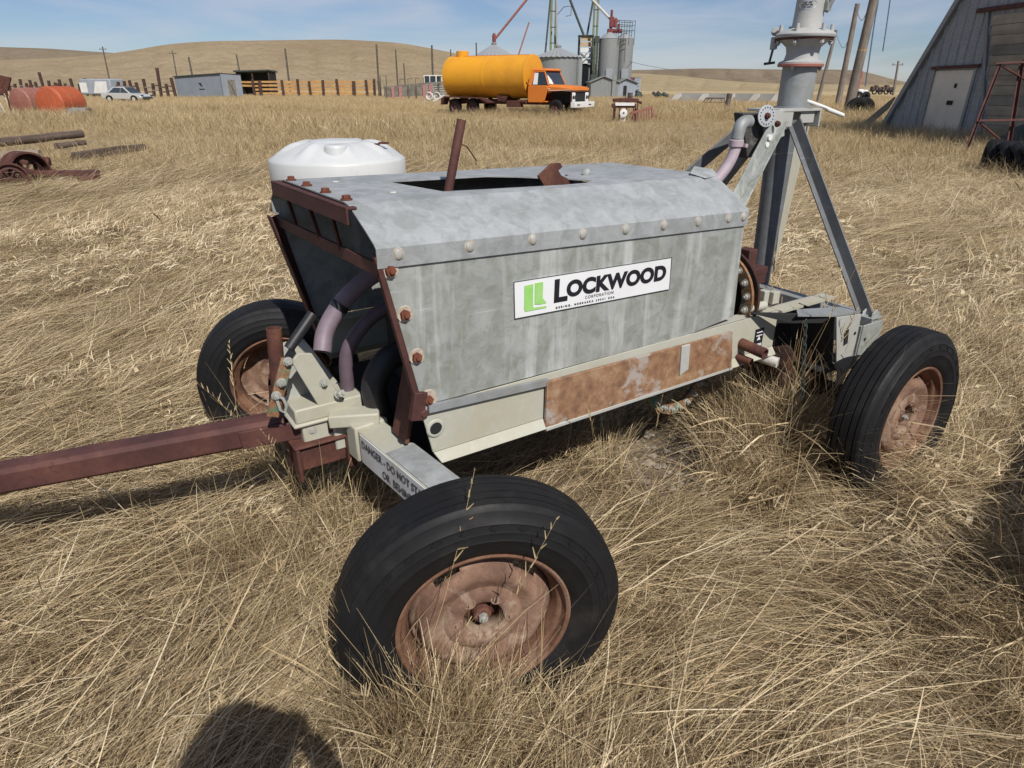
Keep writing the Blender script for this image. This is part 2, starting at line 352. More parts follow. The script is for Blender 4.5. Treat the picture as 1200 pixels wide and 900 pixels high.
def wheel_meshes():
    Rt, r0 = .3484, .206
    A = .012                                                    # slack, half-flat old tyre bulges
    prof = [(.200, -.068), (.207, -.078), (.214, -.0865), (.222, -.0935), (.232, -.1005), (.236, -.1015), (.240, -.1025), (.262, -.1075), (.264, -.1092), (.266, -.1078), (.283, -.1065), (.285, -.1082), (.288, -.1064), (.303, -.1025), (.306, -.104), (.309, -.1),
            (.322, -.092), (.328, -.089), (.330, -.0835), (.3395, -.0765), (.3425, -.071)]
    ribs = [(-.071, -.0525), (-.046, -.0225), (-.0165, .0165), (.0225, .046), (.0525, .071)]
    for i, (a, b) in enumerate(ribs):
        cr = lambda y: Rt - .004 * (abs(y) / .07) ** 2
        prof += [(cr(a), a), (cr((a+b)/2), (a+b)/2), (cr(b), b)]
        if i < 4: prof += [(cr(b) - .009, b + .0012), (cr(b) - .009, ribs[i+1][0] - .0012)]
    k = [(r, -y) for r, y in prof[:21]][::-1]
    prof += k
    t = MB().lathe(prof, ax=(0, 1, 0), n=96)
    for i in range(28):                                          # moulded diamonds round the sidewall
        a = 2*math.pi*i/28; ca, sa = math.cos(a), math.sin(a); rr = .2965
        q = [(rr + .0085, 0), (rr, .014), (rr - .0085, 0), (rr, -.014)]
        pts = [V((x*ca - y*sa, -.1025 - (.0018 if x < rr - .005 else 0) + (.002 if x > rr + .005 else 0), x*sa + y*ca)) for x, y in q]
        t.prism(pts, (0, -.0045, 0))
    t.v = [V((v.x, v.y*.80, v.z)) for v in t.v]
    tyre = t.build('tyre', MT['rubber'], sharp=32)
    rp = [(.199, -.067), (.2085, -.079), (.2095, -.084), (.2045, -.0865), (.1985, -.082), (.1965, -.070), (.1925, -.060), (.185, -.055), (.1815, -.048), (.176, -.022), (.170, .0), (.172, .04), (.185, .055), (.1965, .066), (.1985, .080), (.2045, .0855), (.2095, .083), (.2085, .078), (.199, .066)]
    rp = [(r_ + .004, y_*.84) for r_, y_ in rp]
    rim = MB().lathe(rp, ax=(0, 1, 0), n=80).build('rim', MT['rim_edge'], sharp=30)
    dp = [(.1745, -.012), (.163, -.020), (.1555, -.034), (.146, -.046), (.134, -.053), (.124, -.052), (.110, -.042), (.096, -.039), (.087, -.045), (.078, -.0475), (.060, -.046), (.0535, -.042), (.052, -.030), (.050, .0)]
    nseg = 100
    def skip(i, j):
        return i == 1 and (j % 20) in (3, 4, 5, 6, 7, 8, 9)
    d = MB().lathe(dp, ax=(0, 1, 0), n=nseg, skip=skip)
    wheel = d.build('wheel', MT['rim'], sharp=36)
    sm = wheel.modifiers.new('t', 'SOLIDIFY'); sm.thickness = .004; sm.offset = 1
    hub = MB()
    hub.lathe([(.050, .03), (.046, .0), (.034, -.006), (.026, -.012), (.022, -.034), (.018, -.038), (.001, -.038)], ax=(0, 1, 0), n=32)
    hub.lathe([(.058, .09), (.058, .02), (.045, .012)], ax=(0, 1, 0), n=32)
    hub = hub.build('hub', MT['rust'], sharp=30)
    nut = MB().hexbolt((0, -.037, 0), (0, -1, 0), .0125, .012).build('axle_nut', MT['bolt'])
    lug = MB(); lug.lathe([(.0165, -.044), (.015, -.0505), (.0115, -.0505), (.0105, -.047)], ax=(0, 1, 0), n=18); lug.hexbolt((0, -.046, 0), (0, -1, 0), .0085, .005)
    lug = lug.build('lug_nut', MT['rim'])
    hole = MB(); hole.lathe([(.0062, -.0538), (.0062, -.0535), (.0001, -.0535)], ax=(0, 1, 0), n=14)
    hole = hole.build('rivet_hole', MT['black'])
    return wheel, tyre, rim, hub, nut, lug, hole
WH, tyre, rim, hub, nut, lug, hole = wheel_meshes()
for o in (tyre, rim, hub, nut): o.parent = WH
for i in range(6):
    a = 2*math.pi*(i + .3)/6
    l = lug if i == 0 else lug.copy()
    if i: COL.objects.link(l)
    l.parent = WH; l.location = (.066*math.cos(a), 0, .066*math.sin(a))
for i in range(5):
    a = 2*math.pi*(i + .65)/5
    l = hole if i == 0 else hole.copy()
    if i: COL.objects.link(l)
    l.parent = WH; l.location = (.131*math.cos(a), 0, .131*math.sin(a))
WPOS = [((-.004, -.012, .327), -.338, .021, 0, .3), ((1.893, -.012, .325), 0, -.033, 0, 1.1), ((0, 1.734, .305), -.281 + math.pi, -.05, 0, .7), ((1.893, 1.75, .325), math.pi, 0, 0, .1)]
for i, (p, rz, cb, _, spin) in enumerate(WPOS):
    wh = WH if i == 0 else copy_tree(WH)
    wh.parent = cart; wh.location = p
    wh.rotation_mode = 'XYZ'
    wh.rotation_euler = (Matrix.Rotation(rz, 3, 'Z') @ Matrix.Rotation(cb, 3, 'X') @ Matrix.Rotation(spin, 3, 'Y')).to_euler()

# --- hood: sides, roof sheet with the torn hole, rust angle bars, bolts
def side(y, s):
    m = MB(); y2 = y
    pts = [(-.022, y, 1.140), (1.365, y, 1.098), (1.385, y, .700), (1.14, y, .674), (.074, y, .680)]
    m.prism(pts, (0, s*.004, 0)); return m
NY, FY = .415, 1.345
hs = side(NY, 1).build('hood_side', MT['galv'], cart, bevel=.001)
# slight lap joint strip under the panel
side(FY, -1).build('hood_side', MT['galv'], cart)
nx = 14; m = MB()
sec = lambda x: [(NY - .007, 1.086 - .030*x), (NY - .007, 1.135 - .029*x), (NY + .006, 1.146 - .028*x), (.47, 1.1725 - .024*x), (.525, 1.1985 - .020*x), (.572, 1.219 - .016*x), (.60, 1.223 - .016*x),
                 (1.15, 1.220 - .018*x), (1.19, 1.214 - .018*x), (1.33, 1.15 - .022*x), (FY + .006, 1.13 - .027*x), (FY + .006, 1.086 - .03*x)]
x0, x1 = -.028, 1.375
xs = [x0 + (x1 - x0)*i/nx for i in range(nx+1)]
def shift(i, y): return 0 if i else -.02*(y-.6)
for part_ in (range(0, 6), range(7, 11)):
    for a in part_:
        for i in range(nx):
            q = []
            for (xi, k) in ((i, a), (i+1, a), (i+1, a+1), (i, a+1)):
                y, z = sec(xs[xi])[k]; q.append((xs[xi], y, z))
            m.add(q, [(0, 1, 2, 3)])
za = lambda x, y: 1.223 - .016*x - .003*(y - .6)/.55 - .0*x
out = [(x0, .60), (x1, .60), (x1, 1.15), (x0, 1.15)]
hl = [(.292, .655), (.50, .632), (.70, .612), (.80, .618), (.86, .66), (.82, .74), (.70, .88), (.615, .945), (.45, .95), (.245, .955)]
def zz(x, y):
    t_ = (y - .60)/.55
    return (1.223 - .016*x)*(1-t_) + (1.220 - .018*x)*t_
bo = [(xs[i], .60) for i in range(nx+1)]; to = [(xs[i], 1.15) for i in range(nx+1)][::-1]
vsl = [(x, y, zz(x, y)) for x, y in bo + to]; H_ = [(x, y, zz(x, y)) for x, y in hl]
bmh = bmesh.new(); vo = [bmh.verts.new(p) for p in vsl]; vh = [bmh.verts.new(p) for p in H_]
eds = [bmh.edges.new((vo[i], vo[(i+1) % len(vo)])) for i in range(len(vo))] + [bmh.edges.new((vh[i], vh[(i+1) % len(vh)])) for i in range(len(vh))]
bmesh.ops.triangle_fill(bmh, use_beauty=True, edges=eds)
bmh.verts.index_update()
m.add([v.co.copy() for v in bmh.verts], [[v.index for v in f.verts] for f in bmh.faces]); bmh.free()
m.build('hood_roof', MT['galv_top'], cart, merge=True, thick=.004, sharp=13)
# peaked stop and flashing at the rear edge of the roof
MB().prism([(1.30, .555, 1.196), (1.382, .575, 1.198), (1.384, .60, 1.212), (1.33, .64, 1.222), (1.27, .60, 1.21)], (.003, .004, .006)).build('roof_flashing', MT['galv_top'], cart)
# engine remains and back wall, the hood's inner shade put into their black
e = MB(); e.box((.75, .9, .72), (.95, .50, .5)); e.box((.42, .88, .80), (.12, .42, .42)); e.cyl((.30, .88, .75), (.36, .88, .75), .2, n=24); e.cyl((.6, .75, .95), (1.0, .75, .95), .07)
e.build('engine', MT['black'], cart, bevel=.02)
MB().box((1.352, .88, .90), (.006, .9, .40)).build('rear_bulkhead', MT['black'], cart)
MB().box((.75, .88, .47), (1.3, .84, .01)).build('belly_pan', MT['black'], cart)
# front angle bars
def rbar(a, b, w, h, up=(0, 0, 1), sx=1, sy=-1, t=.006, mt='rust_maroon'):
    return MB().angle(a, b, w, h, t, up, sx, sy).build('front_angle_bar', MT[mt], cart, bevel=.001)
rbar((-.030, .545, 1.214), (-.036, 1.225, 1.208), .03, .044, sx=-1)
rb = MB(); rb.bar((-.022, NY+.016, 1.115), (.072, NY+.016, .645), .040, .006, up=(1, 0, .22)); rb.bar((.004, NY+.005, 1.08), (.09, NY+.005, .66), .004, .05, up=(1, 0, .22)); rb.bar((-.026, NY-.002, 1.115), (.068, NY-.002, .645), .008, .014, up=(1, 0, .22))
rb.build('front_angle_bar', MT['rust_maroon'], cart, bevel=.001)
rb = MB(); rb.bar((-.024, FY+.004, 1.075), (.09, FY+.004, .62), .006, .05, up=(1, 0, .25)); rb.bar((-.048, FY-.018, 1.08), (.068, FY-.018, .62), .05, .006, up=(1, 0, .25))
rb.build('front_angle_bar', MT['rust_maroon'], cart, bevel=.001)
MB().bar((-.012, .44, 1.075), (-.018, 1.33, 1.06), .010, .034).build('cross_bar', MT['rust_maroon'], cart, bevel=.001)
for y, y2 in ((.72, .70), (.93, .88), (1.15, 1.12)):
    MB().bar((-.03, y, 1.205), (-.015, y2, 1.075), .012, .006).build('grille_rod', MT['rust'], cart)
rb = MB(); rb.box((.058, NY-.002, .685), (.040, .022, .085), Euler((0, R(13), 0))); rb.cyl((.072, NY-.016, .66), (.072, NY-.004, .66), .012)
rb.build('bar_foot', MT['rust_maroon'], cart, bevel=.003)
# inner lining of the front opening: lit slightly, dark
b0 = MB().hexbolt((0, 0, 0), (0, -1, 0), .0135, .011).build('bolt', MT['bolt_rust']); b0.rotation_mode = 'XYZ'
r0 = MB().lathe([(.0235, 0), (.022, .0028), (.0001, .0032)], ax=(0, -1, 0), n=18).build('bolt_stain', MT['bolt_ring'])
rb0 = MB(); rb0.cyl((0, 0, 0), (0, -.003, 0), .017, n=16); rb0.cyl((0, -.003, 0), (0, -.0125, 0), .0125, .0120, 6); rb0 = rb0.build('bolt', MT['bolt_rust'])
w0 = MB(); w0.lathe([(.014, 0), (.0125, .004), (.008, .006), (.0001, .006)], ax=(0, -1, 0), n=16); w0 = w0.build('seam_bolt', MT['bolt'])
def put(o, p, rot=(0, 0, 0), first=[True], par=None, sc=1):
    c = o.copy(); COL.objects.link(c); c.parent = par or cart; c.location = p; c.rotation_euler = rot; c.scale = (sc,)*3; return c
for x, z in ((-.009, 1.078), (.022, .957), (.048, .832), (.075, .697)):
    put(b0, (x + .014, NY - .003, z), (0, x*9, 0), sc=1.05)
    if z < .7 or z > .8: put(r0, (x + .016, NY - .0008, z), (0, .3, 0), sc=1.0 if z > .7 else 1.25)
for i, x in enumerate((.03, .235, .44, .62, .79, .955, 1.115, 1.27, 1.35)):
    put(w0, (x, NY - .0075, 1.118 - .030*x), (0, i, 0), sc=1.0)
    put(r0, (x, NY - .0065, 1.118 - .030*x), (0, i, 0), sc=.72)
for y in (.625, .79, .96, 1.12):
    put(rb0, (-.012, y, zz(-.01, y) + .001), (R(-90), 0, y*5), sc=.95)
for o in (b0, r0, w0, rb0): bpy.data.objects.remove(o)
# patches, rivet holes on the roof sheet
for p, s_ in (((.155, .70), .010), ((.10, 1.02), .010)):
    MB().lathe([(s_, .0), (s_*.9, .0012), (.0001, .0015)], o=(p[0], p[1], zz(*p)+.0005), n=14).build('roof_patch', MT['stone_pale'], cart)
# exhaust pipe, twisted bracket and knob in the roof hole
MB().hollow([(.335, .80, 1.0), (.442, .80, 1.403)], .0145, .004).build('exhaust_pipe', MT['rust_maroon'], cart)
MB().tube([(.428, .79, 1.335), (.450, .785, 1.325), (.484, .785, 1.281)], .0022, 6).build('bent_wire', MT['rust'], cart)
MB().prism([(.695, .74, 1.225), (.750, .74, 1.262), (.785, .74, 1.262), (.795, .74, 1.248), (.778, .74, 1.238), (.79, .74, 1.222), (.84, .74, 1.20), (.86, .74, 1.165), (.74, .74, 1.16)], (0, .012, 0)).build('torn_bracket', MT['rust'], cart, bevel=.002)
k = MB(); k.lathe([(.001, -.016), (.012, -.012), (.016, 0), (.012, .012), (.001, .016)], o=(.948, .80, 1.214), ax=(.6, -.4, .6)); k.tube([(.90, .80, 1.195), (.948, .80, 1.207)], .004, 6)
k.build('cable_knob', MT['galv'], cart)
MB().prism([(.84, .815, 1.195), (.87, .815, 1.212), (.895, .82, 1.203), (.93, .82, 1.205), (.90, .815, 1.192)], (.002, .012, -.004)).build('torn_edge', MT['black'], cart)

# --- sign
sg = MB().prism([(.378, NY-.0035, .991), (.382, NY-.0035, .880), (1.014, NY-.0035, .867), (1.008, NY-.0035, .977)][::-1], (0, .003, 0)).build('sign', MT['sticker'], cart)
ux = V((.6325, 0, -.0132)).normalized(); uy = V((0, 0, 1))
SO = V((.381, NY-.0042, .8805))
def sp(u, v, o=0): return SO + ux*u + uy*v + V((0, -o, 0))
Fm = lambda u, v: frame4(sp(u, v, .0004), ux, uy)
text_mesh('sign_letter', 'L', .095, MT['ink'], sg, Fm(.137, .030), bold=.0035, sx=1.12)
text_mesh('sign_lettering', 'OCKWOOD', .066, MT['ink'], sg, Fm(.188, .040), bold=.0032, sx=1.12, space=1.02)
text_mesh('sign_small_print', 'CORPORATION', .0135, MT['ink_grey'], sg, Fm(.262, .0215), sx=1.0, space=1.3)
text_mesh('sign_small_print', 'GERING, NEBRASKA 69341 USA', .0088, MT['ink'], sg, Fm(.148, .007), bold=.0002, sx=1.15, space=1.75)
def quad(nm, pts, mt, par, o=.0004):
    return MB().prism([sp(u, v, o) for u, v in pts], (0, -.0005, 0)).build(nm, mt, par)
quad('sign_emblem', [(.033, .094), (.033, .022), (.036, .016), (.113, .016), (.113, .022), (.066, .0235), (.064, .030), (.064, .096)], MT['lime'], sg)
quad('sign_emblem', [(.070, .097), (.070, .033), (.092, .030), (.113, .031), (.104, .044), (.099, .046), (.099, .097)], MT['lime'], sg)
bd = MB()
for a, b in (((0, 0), (.633, 0)), ((.633, 0), (.629, .110)), ((.629, .110), (-.003, .1105)), ((-.003, .1105), (0, 0))):
    A_, B_ = sp(*a, .0004), sp(*b, .0004); bd.bar(A_, B_, .0012, .0016, up=(0, -1, 0))
bd.build('sign_border', MT['ink'], sg)

# --- frame: rails, rusting panel, pegs
def rail(y, s):
    m = MB(); t = .007
    a, b = .078, (1.66 if s > 0 else 2.02)
    zt, zb = .676, .492
    m.prism([(a - .014, y, zt), (b, y, zt), (b, y, zb + .03), (a + .018, y, zb + .03)], (0, s*t, 0))
    m.box(((a+b)/2 + .005, y + s*.03, zt - .0035), (b-a, .058, t))
    m.prism([(a+.02, y, zb + .03), (b, y, zb + .03), (b, y - s*.022, zb), (a + .035, y - s*.022, zb)], (0, s*t*.9, -.004))
    return m
rl = rail(.412, 1).build('frame_rail', MT['cream'], cart, bevel=.0015); MB().box((1.84, .425, .672), (.36, .06, .010)).build('frame_rail', MT['cream'], cart); MB().box((1.84, .46, .60), (.42, .008, .15)).build('frame_rail', MT['galv_dark'], cart); rail(1.345, -1).build('frame_rail', MT['cream'], cart)
MB().bar((.085, .404, .684), (.50, .404, .664), .014, .022, off=(0, -.012)).build('rail_lip', MT['galv_dark'], cart)
h = MB(); h.lathe([(.019, 0), (.019, .001), (.0001, .0012)], o=(.106, .4075, .602), ax=(0, -1, 0), n=20); h.build('rail_hole', MT['black'], rl)
h = MB(); h.lathe([(.029, 0), (.026, .003), (.0195, .0035), (.0195, .0)], o=(.106, .4085, .602), ax=(0, -1, 0), n=24); h.build('rail_hole_collar', MT['cream'], rl)
rp = MB().prism([(.492, .393, .657), (1.366, .393, .648), (1.392, .393, .486), (.490, .393, .480)], (0, .012, 0)).build('rusting_panel', MT['rust_panel'], cart, bevel=.002)
MB().prism([(1.085, .387, .651), (1.128, .387, .651), (1.134, .387, .55), (1.09, .387, .535)], (0, .007, 0)).build('panel_patch', MT['grey_paint'], rp, bevel=.002)
MB().bar((.49, .399, .49), (1.392, .399, .493), .022, .008).build('panel_flange', MT['grey_paint'], rp)
MB().hollow([(1.452, .42, .578), (1.462, .305, .566)], .0215, .005).build('peg', MT['rust'], cart)
MB().hollow([(1.442, .412, .522), (1.448, .35, .518)], .016, .004).build('peg', MT['rust'], cart)
st = MB().box((1.556, .4105, .580), (.052, .002, .078)).build('warning_sticker', MT['ink'], cart)
for z in (.604, .590, .553, .547):
    MB().box((1.556, .4092, z), (.036 if z > .56 else .042, .001, .004), None).build('sticker_line', MT['sticker'], st)
MB().lathe([(.012, 0), (.012, .0008), (.0001, .001)], o=(1.556, .4095, .577), ax=(0, -1, 0), n=3).build('sticker_symbol', MT['sticker'], st)
# rear crossmember, end plates, bracket box, chain
cmx = 2.06
m = MB(); m.channel((cmx, .235, .545), (cmx, 1.52, .545), .14, .07, .008, sx=1); m.build('rear_crossmember', MT['galv_dark'], cart, bevel=.002)
for y, s in ((.238, -1), (1.52, 1)):
    m = MB(); m.box((2.075, y, .495), (.15, .008, .20)); m.box((2.0, y - s*.045, .495), (.008, .085, .195)); m.build('corner_plate', MT['galv'], cart, bevel=.002)
    if s < 0: MB().cyl((2.03, y - .0042, .53), (2.03, y - .005, .53), .008).build('plate_hole', MT['black'], cart)
m = MB(); m.prism([(1.62, .30, .688), (1.80, .25, .668), (1.97, .25, .652), (1.97, .335, .652), (1.70, .36, .682)], (0, 0, .005)); m.build('rail_cap', MT['galv_dark'], cart)
m = MB(); m.prism([(1.80, .255, .665), (1.80, .42, .68), (1.86, .42, .44), (1.86, .255, .44)], (.006, 0, 0)); m.prism([(1.47, .400, .70), (1.64, .315, .688), (1.79, .262, .665), (1.75, .27, .645), (1.62, .32, .655)], (.01, .02, 0)); m.box((1.72, .44, .58), (.28, .006, .19)); m.box((1.93, .34, .42), (.24, .18, .006))
m.build('bracket_box', MT['black'], cart, bevel=.001)  # hollow under the cap plate, its shade put in as black
m = MB(); m.prism([(1.805, .248, .665), (1.975, .242, .650), (1.985, .242, .43), (1.935, .242, .40), (1.875, .246, .45)], (0, .006, 0))
bp = m.build('bracket_plate', MT['grey_paint'], cart, bevel=.002)
MB().box((1.895, .2415, .565), (.024, .003, .066), Euler((0, R(-12), 0))).build('bracket_slot', MT['black'], bp)
MB().cyl((1.955, .24, .57), (1.955, .243, .57), .007).build('plate_hole', MT['black'], bp)
m = MB(); m.prism([(1.85, .247, .46), (1.985, .243, .425), (1.945, .243, .33), (1.915, .243, .33), (1.905, .245, .40)], (0, .006, 0)); m.build('bracket_foot', MT['galv_dark'], cart)
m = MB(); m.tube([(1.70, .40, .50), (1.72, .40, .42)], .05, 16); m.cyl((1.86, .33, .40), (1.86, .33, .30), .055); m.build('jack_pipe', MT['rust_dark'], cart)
m = MB()
for i in range(17):
    z = .69 - .0205*i; a = i*1.57; x = 1.575 + .005*i
    pts = [(x + math.cos(t)*.0065*math.cos(a), .236 + math.cos(t)*.0065*math.sin(a), z + math.sin(t)*.0145) for t in [j*2*math.pi/10 for j in range(11)]]
    m.tube(pts, .0024, 6, False)
m.build('hanging_chain', MT['dark_steel'], cart)
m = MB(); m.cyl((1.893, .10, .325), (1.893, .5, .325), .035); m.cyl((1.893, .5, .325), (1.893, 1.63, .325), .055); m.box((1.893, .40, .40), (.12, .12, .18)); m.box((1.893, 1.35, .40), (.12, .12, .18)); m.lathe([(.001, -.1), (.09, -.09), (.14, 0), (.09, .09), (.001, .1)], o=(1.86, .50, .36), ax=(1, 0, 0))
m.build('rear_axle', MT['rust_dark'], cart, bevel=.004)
m = MB(); m.tube([(1.655, .37, .462), (1.63, .45, .47), (1.60, .6, .50)], .022, 12); m.build('drain_elbow', MT['concrete_pale'], cart)
# flywheel ring behind the hood, sprocket below
def ring(nm, o, ax, r1, r2, th, nb, mt, mb_):
    m = MB(); m.lathe([(r2, 0), (r1, 0), (r1, th), (r2, th), (r2, 0)], o=o, ax=ax, n=64)
    ro = m.build(nm, mt, cart, sharp=30)
    d = V(ax).normalized(); u = (V((0, 0, 1)) - d*d.z).normalized(); w_ = d.cross(u); b0_ = None
    for i in range(nb):
        a = 2*math.pi*i/nb; p = V(o) + (u*math.cos(a) + w_*math.sin(a))*(r1+r2)/2 + d*th
        if b0_ is None: b0_ = MB().hexbolt((0, 0, 0), ax, .0105, .012, .015).build('ring_bolt', mb_, ro); b0_.location = p
        else:
            b_ = b0_.copy(); COL.objects.link(b_); b_.parent = ro; b_.location = p
    return ro
ring('flywheel_ring', (1.505, .60, .725), (-1, 0, 0), .178, .128, .012, 18, MT['green'], MT['bolt'])
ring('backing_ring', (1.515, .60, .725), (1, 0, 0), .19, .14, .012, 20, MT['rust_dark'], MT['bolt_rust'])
MB().lathe([(.001, 0), (.15, 0)], o=(1.509, .60, .725), ax=(1, 0, 0)).build('flywheel_housing', MT['black'], cart)
m = MB(); m.box((1.60, .55, .74), (.03, .06, .20)); m.box((1.70, .62, .78), (.22, .05, .03)); m.box((1.66, .60, .83), (.05, .06, .12)); m.box((1.78, .72, .70), (.35, .04, .05)); m.cyl((1.62, .60, .70), (1.70, .60, .70), .03)
m.build('pump_bracket', MT['rust_maroon'], cart, bevel=.003)
m = MB(); m.cyl((1.50, .44, .705), (1.60, .44, .70), .018); m.box((1.68, .46, .715), (.04, .03, .05)); m.box((1.63, .47, .72), (.03, .03, .06)); m.build('grease_fitting', MT['cream'], cart, bevel=.002)
ring('drive_sprocket', (1.30, .60, .46), (.12, -.98, .15), .21, .165, .012, 22, MT['green'], MT['bolt'])
m = MB(); m.box((1.25, .88, .40), (.5, .3, .25)); m.cyl((.35, .75, .36), (.9, .75, .36), .06); m.box((.55, .7, .42), (.5, .06, .1)); m.build('underbelly_gear', MT['rust'], cart, bevel=.01)

# --- front axle, decal, hub casting, drawbar
AXA, AXB = V((.075, .10, .447)), V((.005, .90, .447)); axd = (AXB - AXA).normalized(); axn = V((-axd.y, axd.x, 0)); axn = axn if axn.x < 0 else -axn
ax_ = MB(); ax_.bar(AXA, AXB, .10, .112); ax = ax_.build('front_axle', MT['cream'], cart, bevel=.006)
MB().bar((-.01, .90, .447), (.04, 1.62, .447), .10, .112).build('front_axle', MT['cream'], cart, bevel=.006)
m = MB(); m.bar(AXA + V((0, 0, .057)), AXA + axd*.42 + V((0, 0, .057)), .094, .003); m.build('axle_top_plate', MT['galv_top'], ax)
m = MB(); m.bar(AXA + axn*.0512, AXA + axd*.585 + axn*.0512, .003, .100); dc = m.build('danger_decal', MT['old_sticker'], ax)
FA = lambda d_, z: frame4(AXA + axd*d_ + axn*.0536 + V((0, 0, z - .447)), -axd, (0, 0, 1))
text_mesh('decal_lettering', 'DANGER - DO NOT STAND', .036, MT['ink_faded'], dc, FA(.575, .457), bold=.0004, sx=.92)
text_mesh('decal_lettering', 'OR  BEHIND  THIS', .036, MT['ink_faded'], dc, FA(.445, .410), bold=.0004, sx=.92)
m = MB(); m.box((.0, .87, .465), (.15, .17, .13)); m.box((.02, .735, .45), (.118, .07, .125), Euler((0, 0, R(5)))); m.build('axle_pivot', MT['cream'], cart, bevel=.006)
for (y, s) in ((0, -1), (1.734, 1)):
    m = MB(); m.cyl((.03, y - s*.11, .25), (.03, y - s*.11, .48), .03); m.cyl((.03, y - s*.11, .33), (0, y, .327), .03)
    m.build('steering_knuckle', MT['rust'], cart, bevel=.002)
m = MB()
m.box((-.09, .865, .518), (.215, .15, .014)); m.box((-.075, .865, .548), (.225, .135, .05)); m.box((-.11, .865, .475), (.12, .13, .08)); m.box((-.01, .76, .52), (.16, .07, .045), Euler((0, 0, R(-25))))
m.build('hitch_casting', MT['cream'], cart, bevel=.006)
m = MB(); m.prism([(-.172, .80, .735), (-.150, .80, .758), (-.108, .80, .748), (-.030, .80, .572), (-.105, .80, .556)], (0, .012, 0)); m.build('hitch_plate', MT['cream'], cart, bevel=.002)
m = MB(); m.prism([(-.20, .90, .745), (-.16, .90, .76), (-.135, .90, .74), (-.09, .90, .57), (-.18, .90, .57)], (0, .012, 0)); m.build('hitch_plate', MT['grey_paint'], cart, bevel=.002)
MB().hexbolt((-.085, .80, .645), (0, -1, 0), .011, .01, .014).build('hitch_bolt', MT['bolt'], cart); MB().hexbolt((-.045, .79, .598), (.3, -1, .5), .013, .02, .016).build('hitch_bolt', MT['bolt'], cart)
m = MB(); m.box((-.115, .865, .40), (.15, .15, .085)); m.box((-.115, .865, .449), (.19, .18, .012)); m.box((-.03, .79, .395), (.028, .05, .12)); m.box((-.20, .80, .385), (.014, .06, .12)); m.box((-.19, .93, .36), (.014, .06, .14)); m.box((-.03, .93, .36), (.02, .05, .14))
m.build('turntable_box', MT['rust'], cart, bevel=.006)
m = MB(); m.hollow([(-.205, .885, .60), (-.190, .885, .822)], .0235, .005); m.lathe([(.001, .0), (.018, .0)], o=(-.190, .885, .815)); m.build('lock_pin_tube', MT['rust'], cart)
m = MB(); m.bar((-.135, .795, .752), (-.205, .795, .575), .012, .036, up=(1, 0, .4)); lv = m.build('green_lever', MT['green'], cart, bevel=.002); lv.location = (-.05, 0, 0)
for p in ((-.137, .787, .745), (-.165, .787, .683), (-.186, .787, .645)): MB().hexbolt(p, (0, -1, 0), .012, .01, .015).build('lever_bolt', MT['bolt'], lv)
m = MB(); m.tube([(-.183, .782, .645), (-.170, .776, .635), (-.163, .774, .61), (-.172, .774, .588), (-.183, .776, .60), (-.187, .778, .632)], .005, 8); m.build('lever_clip', MT['bolt'], lv)
m = MB(); m.tube([(-.165, .84, .765), (-.090, .86, .835), (-.072, .865, .852)], .0165, 14); m.build('black_grip', MT['hose_dark'], cart)
TD = V((-math.cos(.338), math.sin(.338), 0))
t0 = V((-.10, .865, .492)); t1 = t0 + TD*2.2 + V((0, 0, -.19))
m = MB()
d_ = (t1 - t0).normalized(); sd = d_.cross(V((0, 0, 1))).normalized(); u_ = sd.cross(d_)
hw = .042; pr = [(-hw, -.030), (-hw, .030), (-hw + .012, .042), (hw - .012, .042), (hw, .030), (hw, -.030), (hw - .012, -.042), (-hw + .012, -.042)]
m.loft([[p + sd*a + u_*b for a, b in pr] for p in (t0 + d_*.10, t1)])
for q in (-1, 1): m.bar(t0 - d_*.05 + sd*(q*.052), t0 + d_*.24 + sd*(q*.052), .012, .062)
tb = m.build('drawbar', MT['rust_maroon'], cart, bevel=.003)
MB().hexbolt(t0 + d_*.02 + sd*-.060, -sd, .018, .012, .022).build('drawbar_bolt', MT['bolt'], tb); MB().hexbolt(t0 + d_*.02 + sd*.060, sd, .018, .012, .022).build('drawbar_bolt', MT['bolt'], tb)
# hoses through the front opening
hp = lambda *p: [V(q) for q in p]
def smooth_path(pts, n=8):
    pts = [V(p) for p in pts]; P = [pts[0]*2 - pts[1]] + pts + [pts[-1]*2 - pts[-2]]; o = []
    for i in range(1, len(P)-2):
        for j in range(n):
            t = j/n; a, b, c, d = P[i-1:i+3]
            o.append(.5*((2*b) + (c-a)*t + (2*a-5*b+4*c-d)*t*t + (3*b-a-3*c+d)*t**3))
    o.append(pts[-1]); return o
hp_ = smooth_path([(.55, .84, .95), (.30, .85, 1.0), (.15, .855, .955), (.055, .86, .90), (-.005, .863, .84), (-.045, .855, .785), (-.066, .835, .735)])
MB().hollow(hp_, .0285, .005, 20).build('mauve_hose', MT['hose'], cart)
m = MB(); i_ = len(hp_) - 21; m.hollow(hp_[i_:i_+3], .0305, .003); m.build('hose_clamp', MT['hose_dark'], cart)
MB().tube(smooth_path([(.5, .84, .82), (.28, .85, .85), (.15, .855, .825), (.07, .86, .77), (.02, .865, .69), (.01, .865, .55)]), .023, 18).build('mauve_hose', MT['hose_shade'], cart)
MB().tube(smooth_path([(.4, .80, .66), (.24, .78, .70), (.13, .77, .69), (.07, .77, .61), (.08, .77, .5)]), .042, 18).build('black_hose', MT['hose_dark'], cart)
m = MB(); m.box((.10, .56, .68), (.012, .10, .34), Euler((0, R(14), 0))); m.build('front_plate', MT['rust'], cart, bevel=.002)

